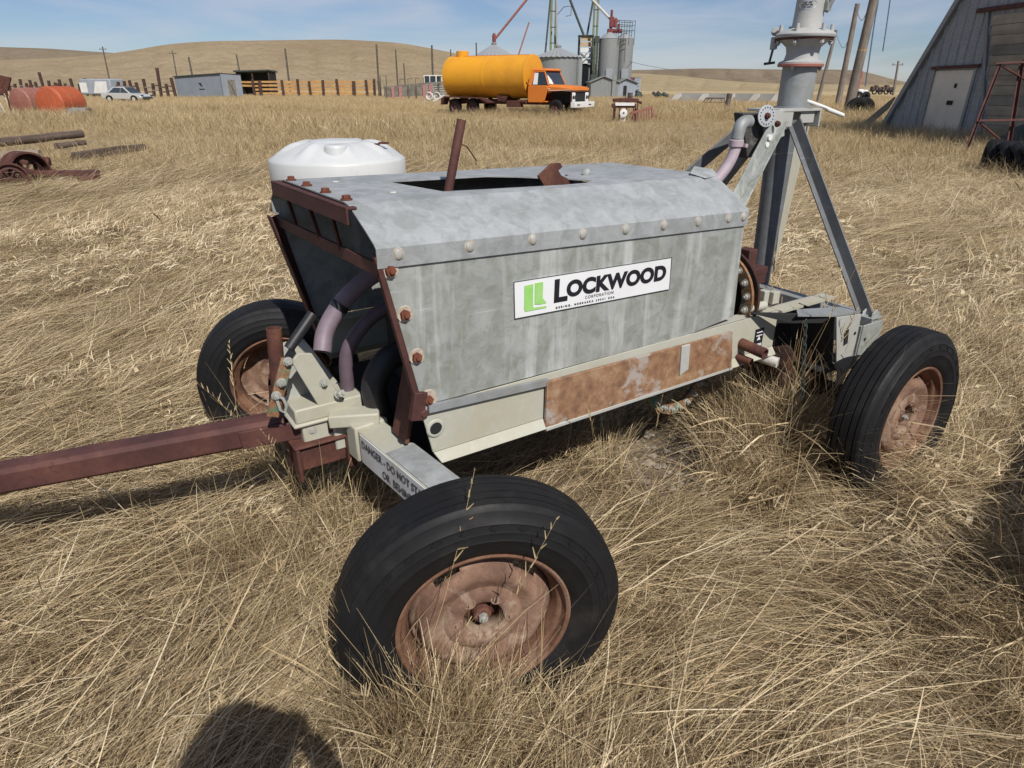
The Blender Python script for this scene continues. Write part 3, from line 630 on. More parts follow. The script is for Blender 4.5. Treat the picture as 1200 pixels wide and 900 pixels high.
# --- tower: legs, column, riser, flanges, dial box, elbow and hose
TX, TY = 2.13, .867
def leg(a, b, w, h, mt='galv_dark', up=(0, 0, 1), s=1):
    return MB().angle(a, b, w, h, .007, up, s, -1).build('tower_leg', MT[mt], cart, bevel=.0015)
leg((2.115, .79, 1.355), (2.092, .268, .60), .05, .036, 'strut', up=(1, 0, 0), s=-1)
leg((2.15, .94, 1.355), (2.092, 1.48, .60), .05, .036, 'strut', up=(1, 0, 0), s=1)
leg((1.985, .79, 1.375), (1.20, .56, .66), .065, .04, 'galv', up=(0, 1, 0), s=1)
leg((2.0, .94, 1.355), (1.20, 1.25, .66), .055, .035, 'strut', up=(0, -1, 0), s=-1)
m = MB(); m.tube([(2.094, .255, .605), (2.094, .29, .605)], .012, 12); m.build('leg_pin', MT['bolt'], cart)
m = MB(); m.prism([(2.06, .245, .565), (2.13, .245, .565), (2.125, .245, .625), (2.10, .245, .645), (2.07, .245, .63)], (0, .007, 0)); m.prism([(2.06, .285, .565), (2.13, .285, .565), (2.125, .285, .625), (2.10, .285, .645), (2.07, .285, .63)], (0, .007, 0)); m.build('leg_lug', MT['galv'], cart, bevel=.002)
m = MB(); m.tube([(2.15, .875, 1.36), (2.145, .868, 1.0), (2.14, .862, .60)], [.064, .056, .046], 24, True); m.build('column', MT['strut'], cart)
m = MB(); m.prism([(2.17, .815, 1.33), (2.31, .85, 1.33), (2.262, .85, .90), (2.195, .83, .66), (2.165, .82, .95)], (.004, .008, 0)); m.build('column_gusset', MT['cream'], cart)
m = MB(); m.box((2.13, .867, 1.402), (.30, .17, .012)); m.prism([(1.83, .776, 1.405), (2.00, .776, 1.405), (2.03, .776, 1.30), (1.965, .776, 1.285), (1.90, .776, 1.345)], (0, .010, 0)); m.box((2.20, .80, 1.372), (.10, .010, .05)); m.box((2.275, .867, 1.365), (.010, .17, .07)); m.box((2.04, .79, 1.365), (.08, .012, .06))
m.build('tower_head', MT['grey_paint'], cart, bevel=.002)
col = MB().lathe([(.086, 1.408), (.086, 1.413), (.0725, 1.414), (.0725, 1.425), (.0725, 1.575)], o=(TX+.06, TY, 0), n=48).build('riser_pipe', MT['galv_dark'], cart)
o_ = (TX+.06, TY, 0); Q = .74
qs = lambda pr: [(r*Q, z) for r, z in pr]
MB().lathe(qs([(.1, 1.572), (.128, 1.574), (.130, 1.583), (.118, 1.589)]), o=o_, n=48).build('red_gasket', MT['gasket'], cart)
MB().lathe(qs([(.126, 1.5835), (.126, 1.591), (.098, 1.600), (.090, 1.625), (.096, 1.650), (.125, 1.668), (.150, 1.683)]), o=o_, n=48).build('bowl_casting', MT['cast'], cart)
fl = MB().lathe(qs([(.135, 1.6835), (.162, 1.686), (.166, 1.690), (.166, 1.698), (.158, 1.704), (.13, 1.714), (.09, 1.722)]), o=o_, n=56).build('swivel_flange', MT['cast'], cart)
m = MB().lathe(qs([(.135, 1.677), (.155, 1.677), (.155, 1.6855), (.135, 1.6855)]), o=o_, n=48).build('flange_seal', MT['rust'], cart)
for i in range(6):
    a = 2*math.pi*i/6 + .25; c, s_ = math.cos(a), math.sin(a)
    m = MB(); m.tube([(o_[0]+.103*c, TY+.103*s_, 1.700), (o_[0]+.103*c, TY+.103*s_, 1.736)], [.010, .008], 10); m.hexbolt((o_[0]+.106*c, TY+.106*s_, 1.674), (0, 0, -1), .010, .012); m.build('flange_bolt', MT['cast'], fl)
    if i % 2: MB().hexbolt((o_[0]+.082*c, TY+.082*s_, 1.575), (0, 0, -1), .009, .012).build('flange_bolt', MT['cast'], fl)
MB().lathe(qs([(.088, 1.715), (.082, 1.725), (.078, 1.80), (.073, 2.0), (.073, 2.3), (.066, 2.32), (.0, 2.325)]), o=o_, n=40).build('upper_pipe', MT['cast'], cart)
lb = MB()
dcam = V((-.53, -.85, 0)); dl = V((dcam.x*math.cos(CROT) + dcam.y*math.sin(CROT), -dcam.x*math.sin(CROT) + dcam.y*math.cos(CROT), 0)).normalized()
rt_ = V((dl.y, -dl.x, 0)) * -1; c0 = V(o_) + V((0, 0, 1.808))
pts = []
for k_ in range(28):
    a = 2*math.pi*k_/28; ang = math.cos(a)*.66
    pts.append(c0 + (dl*math.cos(ang) + rt_*math.sin(ang))*.0588 + V((0, 0, math.sin(a)*.020)))
lbo = MB().add(pts + [c0 + dl*.059], [(i, (i+1) % 28, 28) for i in range(28)]).build('maker_plate', MT['dial'], cart)
for dz in (.008, -.001, -.010):
    m = MB()
    for q in range(12):
        if (q*7 + int(dz*1000)) % 5 == 0: continue
        ang = -.36 + q*.062; p = c0 + (dl*math.cos(ang) + rt_*math.sin(ang))*.0594 + V((0, 0, dz)); m.box(p, (.0024, .0024, .0036))
    m.build('plate_lettering', MT['ink_grey'], lbo)
# clamp and T-handle on the flange's left, tube on the right of the upper pipe
L_ = -rt_ if (Matrix.Rotation(CROT, 3, 'Z') @ rt_).x > 0 else rt_
pp = V(o_) + L_*.122 + V((0, 0, 1.69))
m = MB(); m.box(pp + V((0, 0, .022)), (.036, .036, .024), Euler((.2, .3, .4))); m.box(pp + L_*.006 + V((0, 0, -.022)), (.020, .020, .05)); m.cyl(pp + V((0, 0, -.02)), pp + V((0, 0, -.045)), .012)
m.build('flange_clamp', MT['cast'], cart, bevel=.003)
m = MB(); q = pp + L_*.004; m.tube([q + V((0, 0, -.04)), q + L_*.008 + V((0, 0, -.10))], .005, 8); m.tube([q + L_*-.016 + V((0, 0, -.098)), q + L_*.030 + V((0, 0, -.103))], .0055, 8); m.build('t_handle', MT['dark_steel'], cart)
q = V(o_) - L_*.064
m = MB(); m.tube([q + V((0, 0, 1.78)), q - L_*.022 + V((0, 0, 1.83)), q - L_*.05 + V((0, 0, 1.93)), q - L_*.07 + V((0, 0, 2.05))], .010, 10); m.tube([q - L_*.0 + V((0, 0, 1.80)), q - L_*.004 + V((0, 0, 2.05))], .008, 8); m.box(q + V((0, 0, 1.80)), (.03, .03, .03)); m.build('side_tube', MT['galv_dark'], cart)
m = MB(); m.tube([(2.176, .80, 1.438), (2.33, .80, 1.408), (2.35, .80, 1.40), (2.477, .80, 1.373)], [.0085, .0075, .010, .0095], 10); m.build('white_rod', MT['white'], cart)
# control box, dial and elbow
m = MB(); m.prism([(1.765, .80, 1.397), (1.90, .80, 1.395), (1.935, .80, 1.222), (1.83, .80, 1.217), (1.82, .80, 1.25)], (0, .05, 0)); m.build('control_box', MT['box_dark'], cart, bevel=.003)
DC = V((1.868, .765, 1.384))
m = MB(); m.lathe([(.043, 0), (.043, .005), (.039, .006), (.0001, .006)], o=DC, ax=(-.25, -1, .1), n=40); dlp = m.build('dial_plate', MT['dial'], cart)
m = MB(); dax = V((-.25, -1, .1)).normalized(); du = V((0, 0, 1)); du = (du - dax*du.dot(dax)).normalized(); dw = dax.cross(du)
for k_ in range(16):
    a = 2*math.pi*k_/16; m.cyl(DC + dax*.005 + (du*math.sin(a) + dw*math.cos(a))*.033, DC + dax*.0075 + (du*math.sin(a) + dw*math.cos(a))*.033, .0028, n=6)
m.build('dial_marks', MT['black'], dlp)
MB().hexbolt(DC + dax*.006, dax, .011, .010, .013).build('dial_bolt', MT['rust'], dlp); MB().hexbolt((1.935, .755, 1.352), dax, .011, .010, .013).build('dial_bolt', MT['rust'], dlp)
m = MB(); m.tube(smooth_path([(1.775, .775, 1.365), (1.73, .765, 1.362), (1.708, .762, 1.345), (1.700, .762, 1.30)]), .0255, 18); m.build('pipe_elbow', MT['galv_dark'], cart)
m = MB(); m.lathe([(.025, -.015), (.0295, -.012), (.0295, .012), (.025, .015)], o=(1.699, .762, 1.285), n=24); m.box((1.72, .735, 1.277), (.016, .02, .013)); m.build('hose_band', MT['hose_pale'], cart)
MB().tube(smooth_path([(1.699, .762, 1.30), (1.696, .762, 1.26), (1.672, .768, 1.20), (1.625, .78, 1.14), (1.56, .80, 1.07), (1.45, .86, .96)]), .0225, 18).build('pale_hose', MT['hose_pale'], cart)
m = MB(); m.cyl((1.90, .77, 1.30), (1.90, .75, 1.30), .012); m.cyl((1.888, .77, 1.272), (1.888, .75, 1.272), .011); m.build('white_fitting', MT['white'], cart)
# ------------------------------------------------------------------ ground and hills
CP, SP = math.cos(PITCH), math.sin(PITCH)
def ray(px, py):
    u = (px - 600) / F_PX; v = (py - 450) / F_PX
    return V((u, CP - v*SP, -SP - v*CP))
def at(px, py, Y):
    d = ray(px, py); return V((0, 0, CAM_H)) + d * (Y / d.y)
def gnd(px, py, z=0.0):
    d = ray(px, py); return V((0, 0, CAM_H)) + d * ((z - CAM_H) / d.z)
def gh(x, y):
    """height of the ground"""
    r = np.sqrt(x*x + y*y)
    f = np.clip((30 - r)/25, .15, 1)
    h = .022*np.sin(1.7*x + .9*y + 1) + .016*np.sin(3.1*x - 2.3*y + .5) + .010*np.sin(5.3*y + 4.1*x) + .008*np.sin(9.1*x - 3*y)
    mnd = .07*np.exp(-(((x - 1.85)/.42)**2 + ((y - 1.45)/.36)**2)) + .10*np.exp(-(((x - 1.55)/.38)**2 + ((y - 2.2)/.30)**2)) + .05*np.exp(-(((x + .1)/.3)**2 + ((y - 1.12)/.22)**2)) + .05*np.exp(-(((x - .9)/.5)**2 + ((y - 2.4)/.35)**2))
    return h*f - .02 + mnd
def ground_mat():
    t = NT('dry_field')
    n1 = t.noise(1.3, 6, .65, 'World'); n2 = t.noise(16, 6, .7, 'World'); n3 = t.noise(.06, 5, .6, 'World'); n4 = t.noise(90, 3, .6, 'World', scale=(1, .35, 1))
    c = t.ramp(n2, [(.3, (.09, .066, .042)), (.5, (.18, .135, .082)), (.72, (.32, .25, .155))])
    c = t.mix(t.ramp(n1, [(.38, .0), (.66, .5)]), c, (.20, .155, .105))
    c = t.mix(t.ramp(n4, [(.5, 0.), (.68, .5)]), c, (.50, .41, .27))
    cd_ = t.new('ShaderNodeNewGeometry'); sx = t.new('ShaderNodeSeparateXYZ'); t.link(cd_.outputs['Position'], sx.inputs[0])
    far = t.math('MULTIPLY_ADD', sx.outputs[1], 1/30, -.4, clamp=True)
    fc = t.ramp(n3, [(.3, (.36, .27, .15)), (.52, (.45, .345, .195)), (.75, (.50, .40, .245))])
    fc = t.mix(t.ramp(t.noise(.9, 5, .7, 'World'), [(.42, 0.), (.7, .5)]), fc, (.32, .24, .14))
    c = t.mix(far, c, fc)
    dx = t.math('POWER', t.math('MULTIPLY_ADD', sx.outputs[0], 1/.36, -.68/.36), 2.0); dy = t.math('POWER', t.math('MULTIPLY_ADD', sx.outputs[1], 1/.45, -2.5/.45), 2.0)
    dirt = t.math('SUBTRACT', 1.25, t.math('ADD', t.math('ADD', dx, dy), t.math('MULTIPLY', n1, .5)), clamp=True)
    c = t.mix(dirt, c, t.ramp(n2, [(.3, (.13, .10, .075)), (.7, (.30, .245, .18))]))
    return t.fin(c, .95, 0, t.bump(n2, .8, .03), .1)
nr, na = 250, 300
rr = .15 * np.power(5000/.15, np.linspace(0, 1, nr)); aa = np.linspace(0, 2*np.pi, na, endpoint=False)
X_ = (rr[:, None]*np.sin(aa)); Y_ = (rr[:, None]*np.cos(aa)) + .0*rr[:, None]
Z_ = gh(X_, Y_)
vs = np.stack([X_, Y_, Z_], -1).reshape(-1, 3).tolist(); fs = []
for i in range(nr-1):
    for j in range(na):
        fs.append((i*na + j, (i+1)*na + j, (i+1)*na + (j+1) % na, i*na + (j+1) % na))
fs.append(tuple(range(na)))
me = bpy.data.meshes.new('ground'); me.from_pydata(vs, [], fs)
for p in me.polygons: p.use_smooth = True
me.materials.append(ground_mat()); gr = bpy.data.objects.new('ground', me); COL.objects.link(gr)
tag(gr, 'flat ground of dry straw coloured soil under the grass', 'ground', kind='structure')

def hill_mat(name, a, b, c):
    t = NT(name)
    n = t.noise(.012, 8, .62, 'World', scale=(1, 1, 2.5), dist=.5); n2 = t.noise(.10, 6, .7, 'World', scale=(1, 1, 3))
    n3 = t.noise(.6, 4, .7, 'World', scale=(1, 1, 3))
    k = t.mix(t.ramp(n2, [(.42, 0.), (.62, .75)]), t.ramp(n, [(.3, a), (.5, b), (.7, c)]), a)
    k = t.mix(t.ramp(n3, [(.45, 0.), (.62, .6)]), k, tuple(x*.72 for x in a))
    return t.fin(k, 1, 0, t.bump(n2, .7, 3.), .05)
def hill(name, label, tab, d0, dr, d1, mat, rough=1.0, seed=0):
    az = np.linspace(tab[0][0], tab[-1][0], 260); el = np.interp(az, [a for a, _ in tab], [e for _, e in tab])
    k = np.ones(9)/9; el = np.convolve(np.pad(el, 4, 'edge'), k, 'valid')
    dd = np.concatenate([np.linspace(d0, dr, 34), np.linspace(dr, d1, 10)[1:]])
    top = CAM_H + np.tan(np.radians(el))*dr
    s = np.clip((dd - d0)/(dr - d0), 0, 1); s = s**1.25*(2.25 - 1.25*s) if False else s*s*(3 - 2*s)*.55 + s*.45
    fall = np.where(dd > dr, 1 - .35*((dd - dr)/(d1 - dr))**2, 1)
    A, D = np.meshgrid(np.radians(az), dd)
    X, Y = np.sin(A)*D, np.cos(A)*D
    Z = top[None, :]*(s*fall)[:, None]
    wob = (np.sin(X*.045 + Y*.021 + seed) + .6*np.sin(X*.083 - Y*.06 + 2*seed) + .4*np.sin(X*.17 + Y*.13))
    gul = np.abs(np.sin(np.degrees(A)*1.15 + .004*D + seed + .7*np.sin(D*.012)))
    Z = Z + rough*(wob*.55 - 1.6*(1 - gul)**3)*(s*(1 - s)*3.2)[:, None] - .3*(s == 0)[:, None] - 1.0*(s < .001)[:, None]
    nd, nz_ = X.shape
    me = bpy.data.meshes.new(name); me.from_pydata(np.stack([X, Y, Z], -1).reshape(-1, 3).tolist(), [], [(i*nz_ + j, i*nz_ + j+1, (i+1)*nz_ + j+1, (i+1)*nz_ + j) for i in range(nd-1) for j in range(nz_-1)])
    for p in me.polygons: p.use_smooth = True
    me.materials.append(mat); o = bpy.data.objects.new(name, me); COL.objects.link(o)
    return tag(o, label, 'hill', kind='structure')
HM1 = hill_mat('hill_grass', (.27, .205, .125), (.35, .275, .175), (.40, .32, .21))
HM2 = hill_mat('far_hill_grass', (.20, .155, .105), (.255, .20, .14), (.30, .24, .165))
HM3 = hill_mat('low_rise_grass', (.33, .26, .15), (.38, .30, .18), (.42, .34, .21))
hill('hill', 'broad rounded tan grass hill behind the grey shed and board fence', [(-75, .1), (-50, .6), (-40, 1.2), (-34.9, 1.45), (-32, 1.6), (-30.2, 1.78), (-28.2, 2.0), (-27.1, 2.22), (-24.9, 2.65), (-22.1, 2.87), (-17.4, 3.01), (-13, 3.14), (-8.6, 2.96), (-4.7, 2.3), (0, 1.5), (4, 1.1), (7, .75), (12, .3), (16, .02)], 215, 470, 760, HM1, 1.0, 1)
hill('hill', 'browner far ridge at the left end of the skyline', [(-80, 2.3), (-45, 2.3), (-34.9, 2.19), (-32, 2.17), (-30.2, 2.06), (-28.2, 1.98), (-24, 1.7), (-18, 1.2)], 620, 950, 1500, HM2, 2.0, 2)
hill('hill', 'long low brown flat topped ridge on the right skyline beyond the steel mast', [(-6, .2), (0, .9), (4, 1.05), (9.7, 1.07), (12, 1.12), (15.1, 1.17), (20.6, 1.05), (25.2, 1.02), (26.5, .8), (27.5, .45), (28.6, .12), (33, .02), (45, .0), (70, .0)], 420, 800, 1400, HM2, 2.0, 3)
hill('hill', 'pale yellow low rise in front of the brown ridge on the right', [(0, .2), (6, .75), (9.7, .85), (12, .72), (14, .55), (17, .28), (20, .12), (26, .05), (40, .02)], 200, 380, 520, HM3, .4, 4)
# ------------------------------------------------------------------ white poly tank behind the hood
tk = thing('water_tank', 'round white plastic water tank with a ribbed domed top standing behind the hood', 'water tank', at(398, 205, 8.0).xy.to_3d() + V((0, 0, 0)), R(-20))
zc = at(398, 184, 8.0).z; zt = at(398, 163, 8.3).z; rk = 78 * (8.0*CP + (CAM_H - zc)*SP) / F_PX
m = MB()
m.lathe([(.001, 0), (rk - .03, 0), (rk, .03), (rk, zc*.33), (rk - .015, zc*.335), (rk - .015, zc*.36), (rk, zc*.365), (rk, zc*.66), (rk - .015, zc*.665), (rk - .015, zc*.69), (rk, zc*.695), (rk, zc - .03), (rk - .012, zc - .008), (rk - .04, zc + .012)], n=72)
m.build('tank_wall', MT['poly'], tk, sharp=50)
m = MB(); n_ = 96; rings = []
for f in np.linspace(0, 1, 12):
    r_ = (rk - .035)*(1 - f) + .30*f; ring_ = []
    for j in range(n_):
        a = 2*math.pi*j/n_; w_ = abs(math.cos(a*4)); rib = .045*max(0, (w_ - .86)/.14)**.6*math.sin(math.pi*min(1, f*1.02))*1.0
        z = zc + .008 + (zt - zc - .008)*math.sin(f*1.45)/math.sin(1.45)
        ring_.append(V((r_*math.cos(a), r_*math.sin(a), z + rib*.8)))
    rings.append(ring_)
m.loft(rings, False); m.build('tank_dome', MT['poly'], tk, sharp=60)
m = MB(); m.lathe([(.31, zt - .06), (.30, zt - .005), (.27, zt + .012), (.10, zt + .02), (.001, zt + .02)], n=48); m.build('tank_lid', MT['poly'], tk, sharp=50)
m = MB(); m.lathe([(.001, .0), (.105, .0), (.12, -.012), (.125, -.03), (.14, -.20)], o=(.50*math.cos(R(-57)), .50*math.sin(R(-57)), zt - .004), n=36); m.build('tank_nozzle', MT['poly'], tk, sharp=60)
m = MB(); m.box((.55, .12, zc + .62*(zt - zc) + .05), (.10, .07, .02)); m.cyl((.52, .02, zc + .1), (.52, .02, zc + .16), .035); m.build('tank_fitting', MT['rust'], tk)

# ------------------------------------------------------------------ tank truck
trk = thing('tank_truck', 'old orange cab truck with a long amber tank body parked before the grain bins', 'truck', (3.45, 36.6, 0), R(-33)); trk.scale = (.93, .96, 1.0)
def T(m, n, mt, p=None, **k): return m.build(n, MT[mt], p or trk, **k)
m = MB(); Lk, RK = 5.75, 1.06; cx_, cz_ = -2.95, 1.90
tnk = T(MB().lathe([(.001, .05), (RK*.9, .03), (RK, 0), (RK, -.04), (RK + .006, -.05), (RK, -.07), (RK, -.2), (RK, -1), (RK, -2), (RK, -Lk*.5 + .15), (RK, -Lk*.5), (RK + .005, -Lk*.5 - .02), (RK, -Lk*.5 - .04), (RK, -Lk*.5 - .2), (RK, -Lk*.75), (RK, -Lk + .1), (RK, -Lk), (RK*.95, -Lk - .03), (.001, -Lk - .05)], o=(cx_, 0, cz_), ax=(1, 0, 0), n=64), 'tank', 'yellow', sharp=30)
m = MB(); m.lathe([(.36, -.12), (.36, .28), (.33, .30), (.001, .31)], o=(cx_ - Lk + .75, 0, cz_ + RK - .05), n=32); m.build('tank_hatch', MT['yellow'], tnk)
m = MB(); m.bar((cx_ - Lk + .25, -.1, cz_ + RK - .02), (cx_ - .2, -.1, cz_ + RK - .02), .3, .03); m.build('tank_walkway', MT['orange'], tnk)
m = MB()
for i in range(5):
    a = R(200 + i*35); m.cyl((cx_ + .04, RK*.82*math.cos(a), cz_ + RK*.82*math.sin(a)), (cx_ + .06, RK*.82*math.cos(a), cz_ + RK*.82*math.sin(a)), .05)
m.build('tank_bolts', MT['rust'], tnk)
m = MB(); m.box((-4.7, -.42, .82), (8.0, .12, .24)); m.box((-4.7, .42, .82), (8.0, .12, .24))
for x in (-8.2, -7, -5.8, -4.5, -3.4): m.box((x, 0, .92), (.14, 1.5, .16))
T(m, 'chassis', 'rust')
for sy in (-1, 1):
    m = MB(); m.prism([(-8.75, sy*.62, 1.02), (-8.55, sy*.62, 1.16), (-5.9, sy*.62, 1.10), (-5.2, sy*.62, .80), (-5.35, sy*.62, .76), (-5.95, sy*.62, 1.04), (-8.5, sy*.62, 1.09), (-8.7, sy*.62, .62), (-8.8, sy*.62, .62)], (0, sy*.55, 0)); T(m, 'mudguard', 'rust_maroon')
m = MB(); m.prism([(-5.0, -.75, 1.25), (-4.2, -.75, 1.2), (-4.4, -.75, .9), (-4.9, -.75, .9)], (0, 1.5, 0)); m.box((-3.6, -.95, .75), (.9, .35, .4)); m.cyl((-3.3, -1.0, .9), (-2.8, -1.0, .9), .12); T(m, 'tank_saddle', 'rust')
def lorry_wheel(x, y, s):
    w_ = MB().lathe([(.28, -.11), (.30, -.13), (.42, -.135), (.485, -.10), (.50, -.06), (.50, .06), (.485, .10), (.42, .135), (.30, .13), (.28, .11)], ax=(0, 1, 0), n=36).build('wheel', MT['rubber'], trk, loc=(x, y, .48))
    r_ = MB().lathe([(.285, s*.11), (.27, s*.08), (.20, s*.02), (.12, s*.06), (.001, s*.08)], ax=(0, 1, 0), n=30).build('rim', MT['rust_maroon'], w_)
for x in (-7.9, -6.6):
    for sy in (-1, 1): lorry_wheel(x, sy*.88, sy)
for sy in (-1, 1): lorry_wheel(-.95, sy*.86, sy)
# cab: lower body, greenhouse, hood, grille
W = .98
m = MB()
for sy in (-1, 1):
    m.prism([(-2.72, sy*W, .62), (-2.72, sy*W, 1.30), (-2.66, sy*W, 1.36), (-1.50, sy*W, 1.36), (-1.42, sy*W, 1.28), (-1.52, sy*W, 1.0), (-1.62, sy*W, .72), (-1.72, sy*W, .62)], (0, -sy*.06, 0))
m.box((-2.68, 0, 1.0), (.06, 1.85, .74)); m.box((-2.1, 0, .66), (1.1, 1.8, .05)); m.box((-1.45, 0, 1.2), (.05, 1.85, .35))
cb = T(m, 'cab', 'orange', bevel=.03)
def gl(x, y, z): return V((x, y, z))
low = [(-2.66, .95), (-1.36, .95)]; rf_ = [(-2.46, .80), (-1.72, .78)]
m = MB()
zb_, zt_ = 1.36, 1.98
for sy in (-1, 1):
    m.bar((-2.62, sy*.95, zb_), (-2.44, sy*.80, zt_), .22, .05, up=(0, sy, 0), off=(0, 0)); m.bar((-1.42, sy*.95, zb_), (-1.76, sy*.79, zt_), .06, .06, up=(0, sy, 0))
    m.bar((-2.5, sy*.815, 1.95), (-1.75, sy*.80, 1.95), .05, .05)
m.box((-2.46, 0, 1.9), (.06, 1.6, .16)); m.box((-2.60, 0, 1.45), (.06, 1.8, .18))
T(m, 'cab_pillars', 'orange', bevel=.01)
T(MB().loft([[gl(-2.52, -.80, 1.97), gl(-1.68, -.80, 1.97), gl(-1.68, .80, 1.97), gl(-2.52, .80, 1.97)], [gl(-2.56, -.82, 2.02), gl(-1.60, -.82, 2.01), gl(-1.60, .82, 2.01), gl(-2.56, .82, 2.02)], [gl(-2.45, -.70, 2.10), gl(-1.75, -.70, 2.09), gl(-1.75, .70, 2.09), gl(-2.45, .70, 2.10)]]), 'cab_roof', 'orange', bevel=.02)
m = MB(); m.prism([(-1.43, -.89, 1.37), (-1.43, .89, 1.37), (-1.75, .74, 1.96), (-1.75, -.74, 1.96)], (.012, 0, .006)); ws = T(m, 'windscreen', 'glass')
MB().prism([(-1.44, -.84, 1.42), (-1.41, -.45, 1.40), (-1.52, -.50, 1.58), (-1.62, -.78, 1.80)], (.03, 0, .016)).build('sun_shade', MT['white'], ws)
for sy in (-1, 1):
    m = MB(); m.prism([(-2.48, sy*.925, 1.38), (-1.50, sy*.925, 1.38), (-1.76, sy*.80, 1.93), (-2.38, sy*.80, 1.93)], (0, -sy*.012, 0)); wn = T(m, 'side_window', 'glass')
    MB().prism([(-2.42, sy*.935, 1.40), (-2.12, sy*.935, 1.40), (-2.14, sy*.82, 1.90), (-2.36, sy*.82, 1.90)], (0, sy*.012, 0)).build('window_cover', MT['white'], wn)
m = MB(); m.loft([[gl(-1.46, -.93, 1.10), gl(-1.46, -.93, 1.30), gl(-1.46, -.80, 1.40), gl(-1.46, .80, 1.40), gl(-1.46, .93, 1.30), gl(-1.46, .93, 1.10)],
                  [gl(-.75, -.96, 1.12), gl(-.75, -.96, 1.28), gl(-.75, -.80, 1.37), gl(-.75, .80, 1.37), gl(-.75, .96, 1.28), gl(-.75, .96, 1.12)],
                  [gl(.06, -.98, 1.14), gl(.08, -.98, 1.22), gl(.04, -.80, 1.30), gl(.04, .80, 1.30), gl(.08, .98, 1.22), gl(.06, .98, 1.14)]])
T(m, 'bonnet', 'orange', bevel=.015)
m = MB(); m.prism([(-1.40, -.97, 1.155), (.02, -.985, 1.185), (.02, -.985, 1.165), (-1.40, -.97, 1.135)], (0, -.012, 0)); m.box((-1.35, -.985, 1.22), (.14, .02, .03)); T(m, 'bonnet_trim', 'white')
m = MB(); m.box((-.7, 0, .85), (1.4, 1.0, .5)); m.box((-.7, -.55, 1.03), (1.4, .1, .14)); m.box((-.7, .55, 1.03), (1.4, .1, .14)); m.box((-.02, 0, .90), (.08, 1.2, .50)); T(m, 'engine_bay', 'black')
m = MB(); m.box((.05, 0, 1.12), (.05, 1.95, .06)); m.box((.05, -.97, .88), (.06, .05, .5)); m.box((.05, .97, .88), (.06, .05, .5))
for y in (-.35, -.17, 0, .17, .35): m.box((.06, y, 1.135), (.03, .07, .05))
T(m, 'grille_frame', 'rust')
for sy in (-1, 1):
    m = MB(); m.box((.06, sy*.76, .86), (.06, .36, .40)); hp = T(m, 'headlight_panel', 'white', bevel=.03)
    for k_ in (-.1, .1):
        MB().lathe([(.085, .09), (.08, .10), (.06, .075), (.001, .07)], o=(.02, sy*.76 + k_, .86), ax=(1, 0, 0), n=20).build('headlight', MT['glass'], hp)
m = MB(); m.prism([(.30, -1.12, .42), (.38, -1.10, .42), (.38, 1.10, .42), (.30, 1.12, .42), (.10, 1.14, .42), (.10, -1.14, .42)], (0, 0, .25)); bmp = T(m, 'bumper', 'white', bevel=.02)
m = MB()
for y in (-.75, .55): m.box((.382, y, .54), (.012, .30, .05))
m.build('bumper_slots', MT['rust'], bmp)

for o in trk.children:
    if o.name.split('.')[0] in ('chassis', 'mudguard', 'tank_saddle'): o.scale = (1, 1, .80)
    elif o.name.split('.')[0] == 'wheel': o.scale = (.86, .86, .86); o.location.z = .40
    elif o.name.split('.')[0] not in ('tank',): o.scale = (1, 1, 1.09)
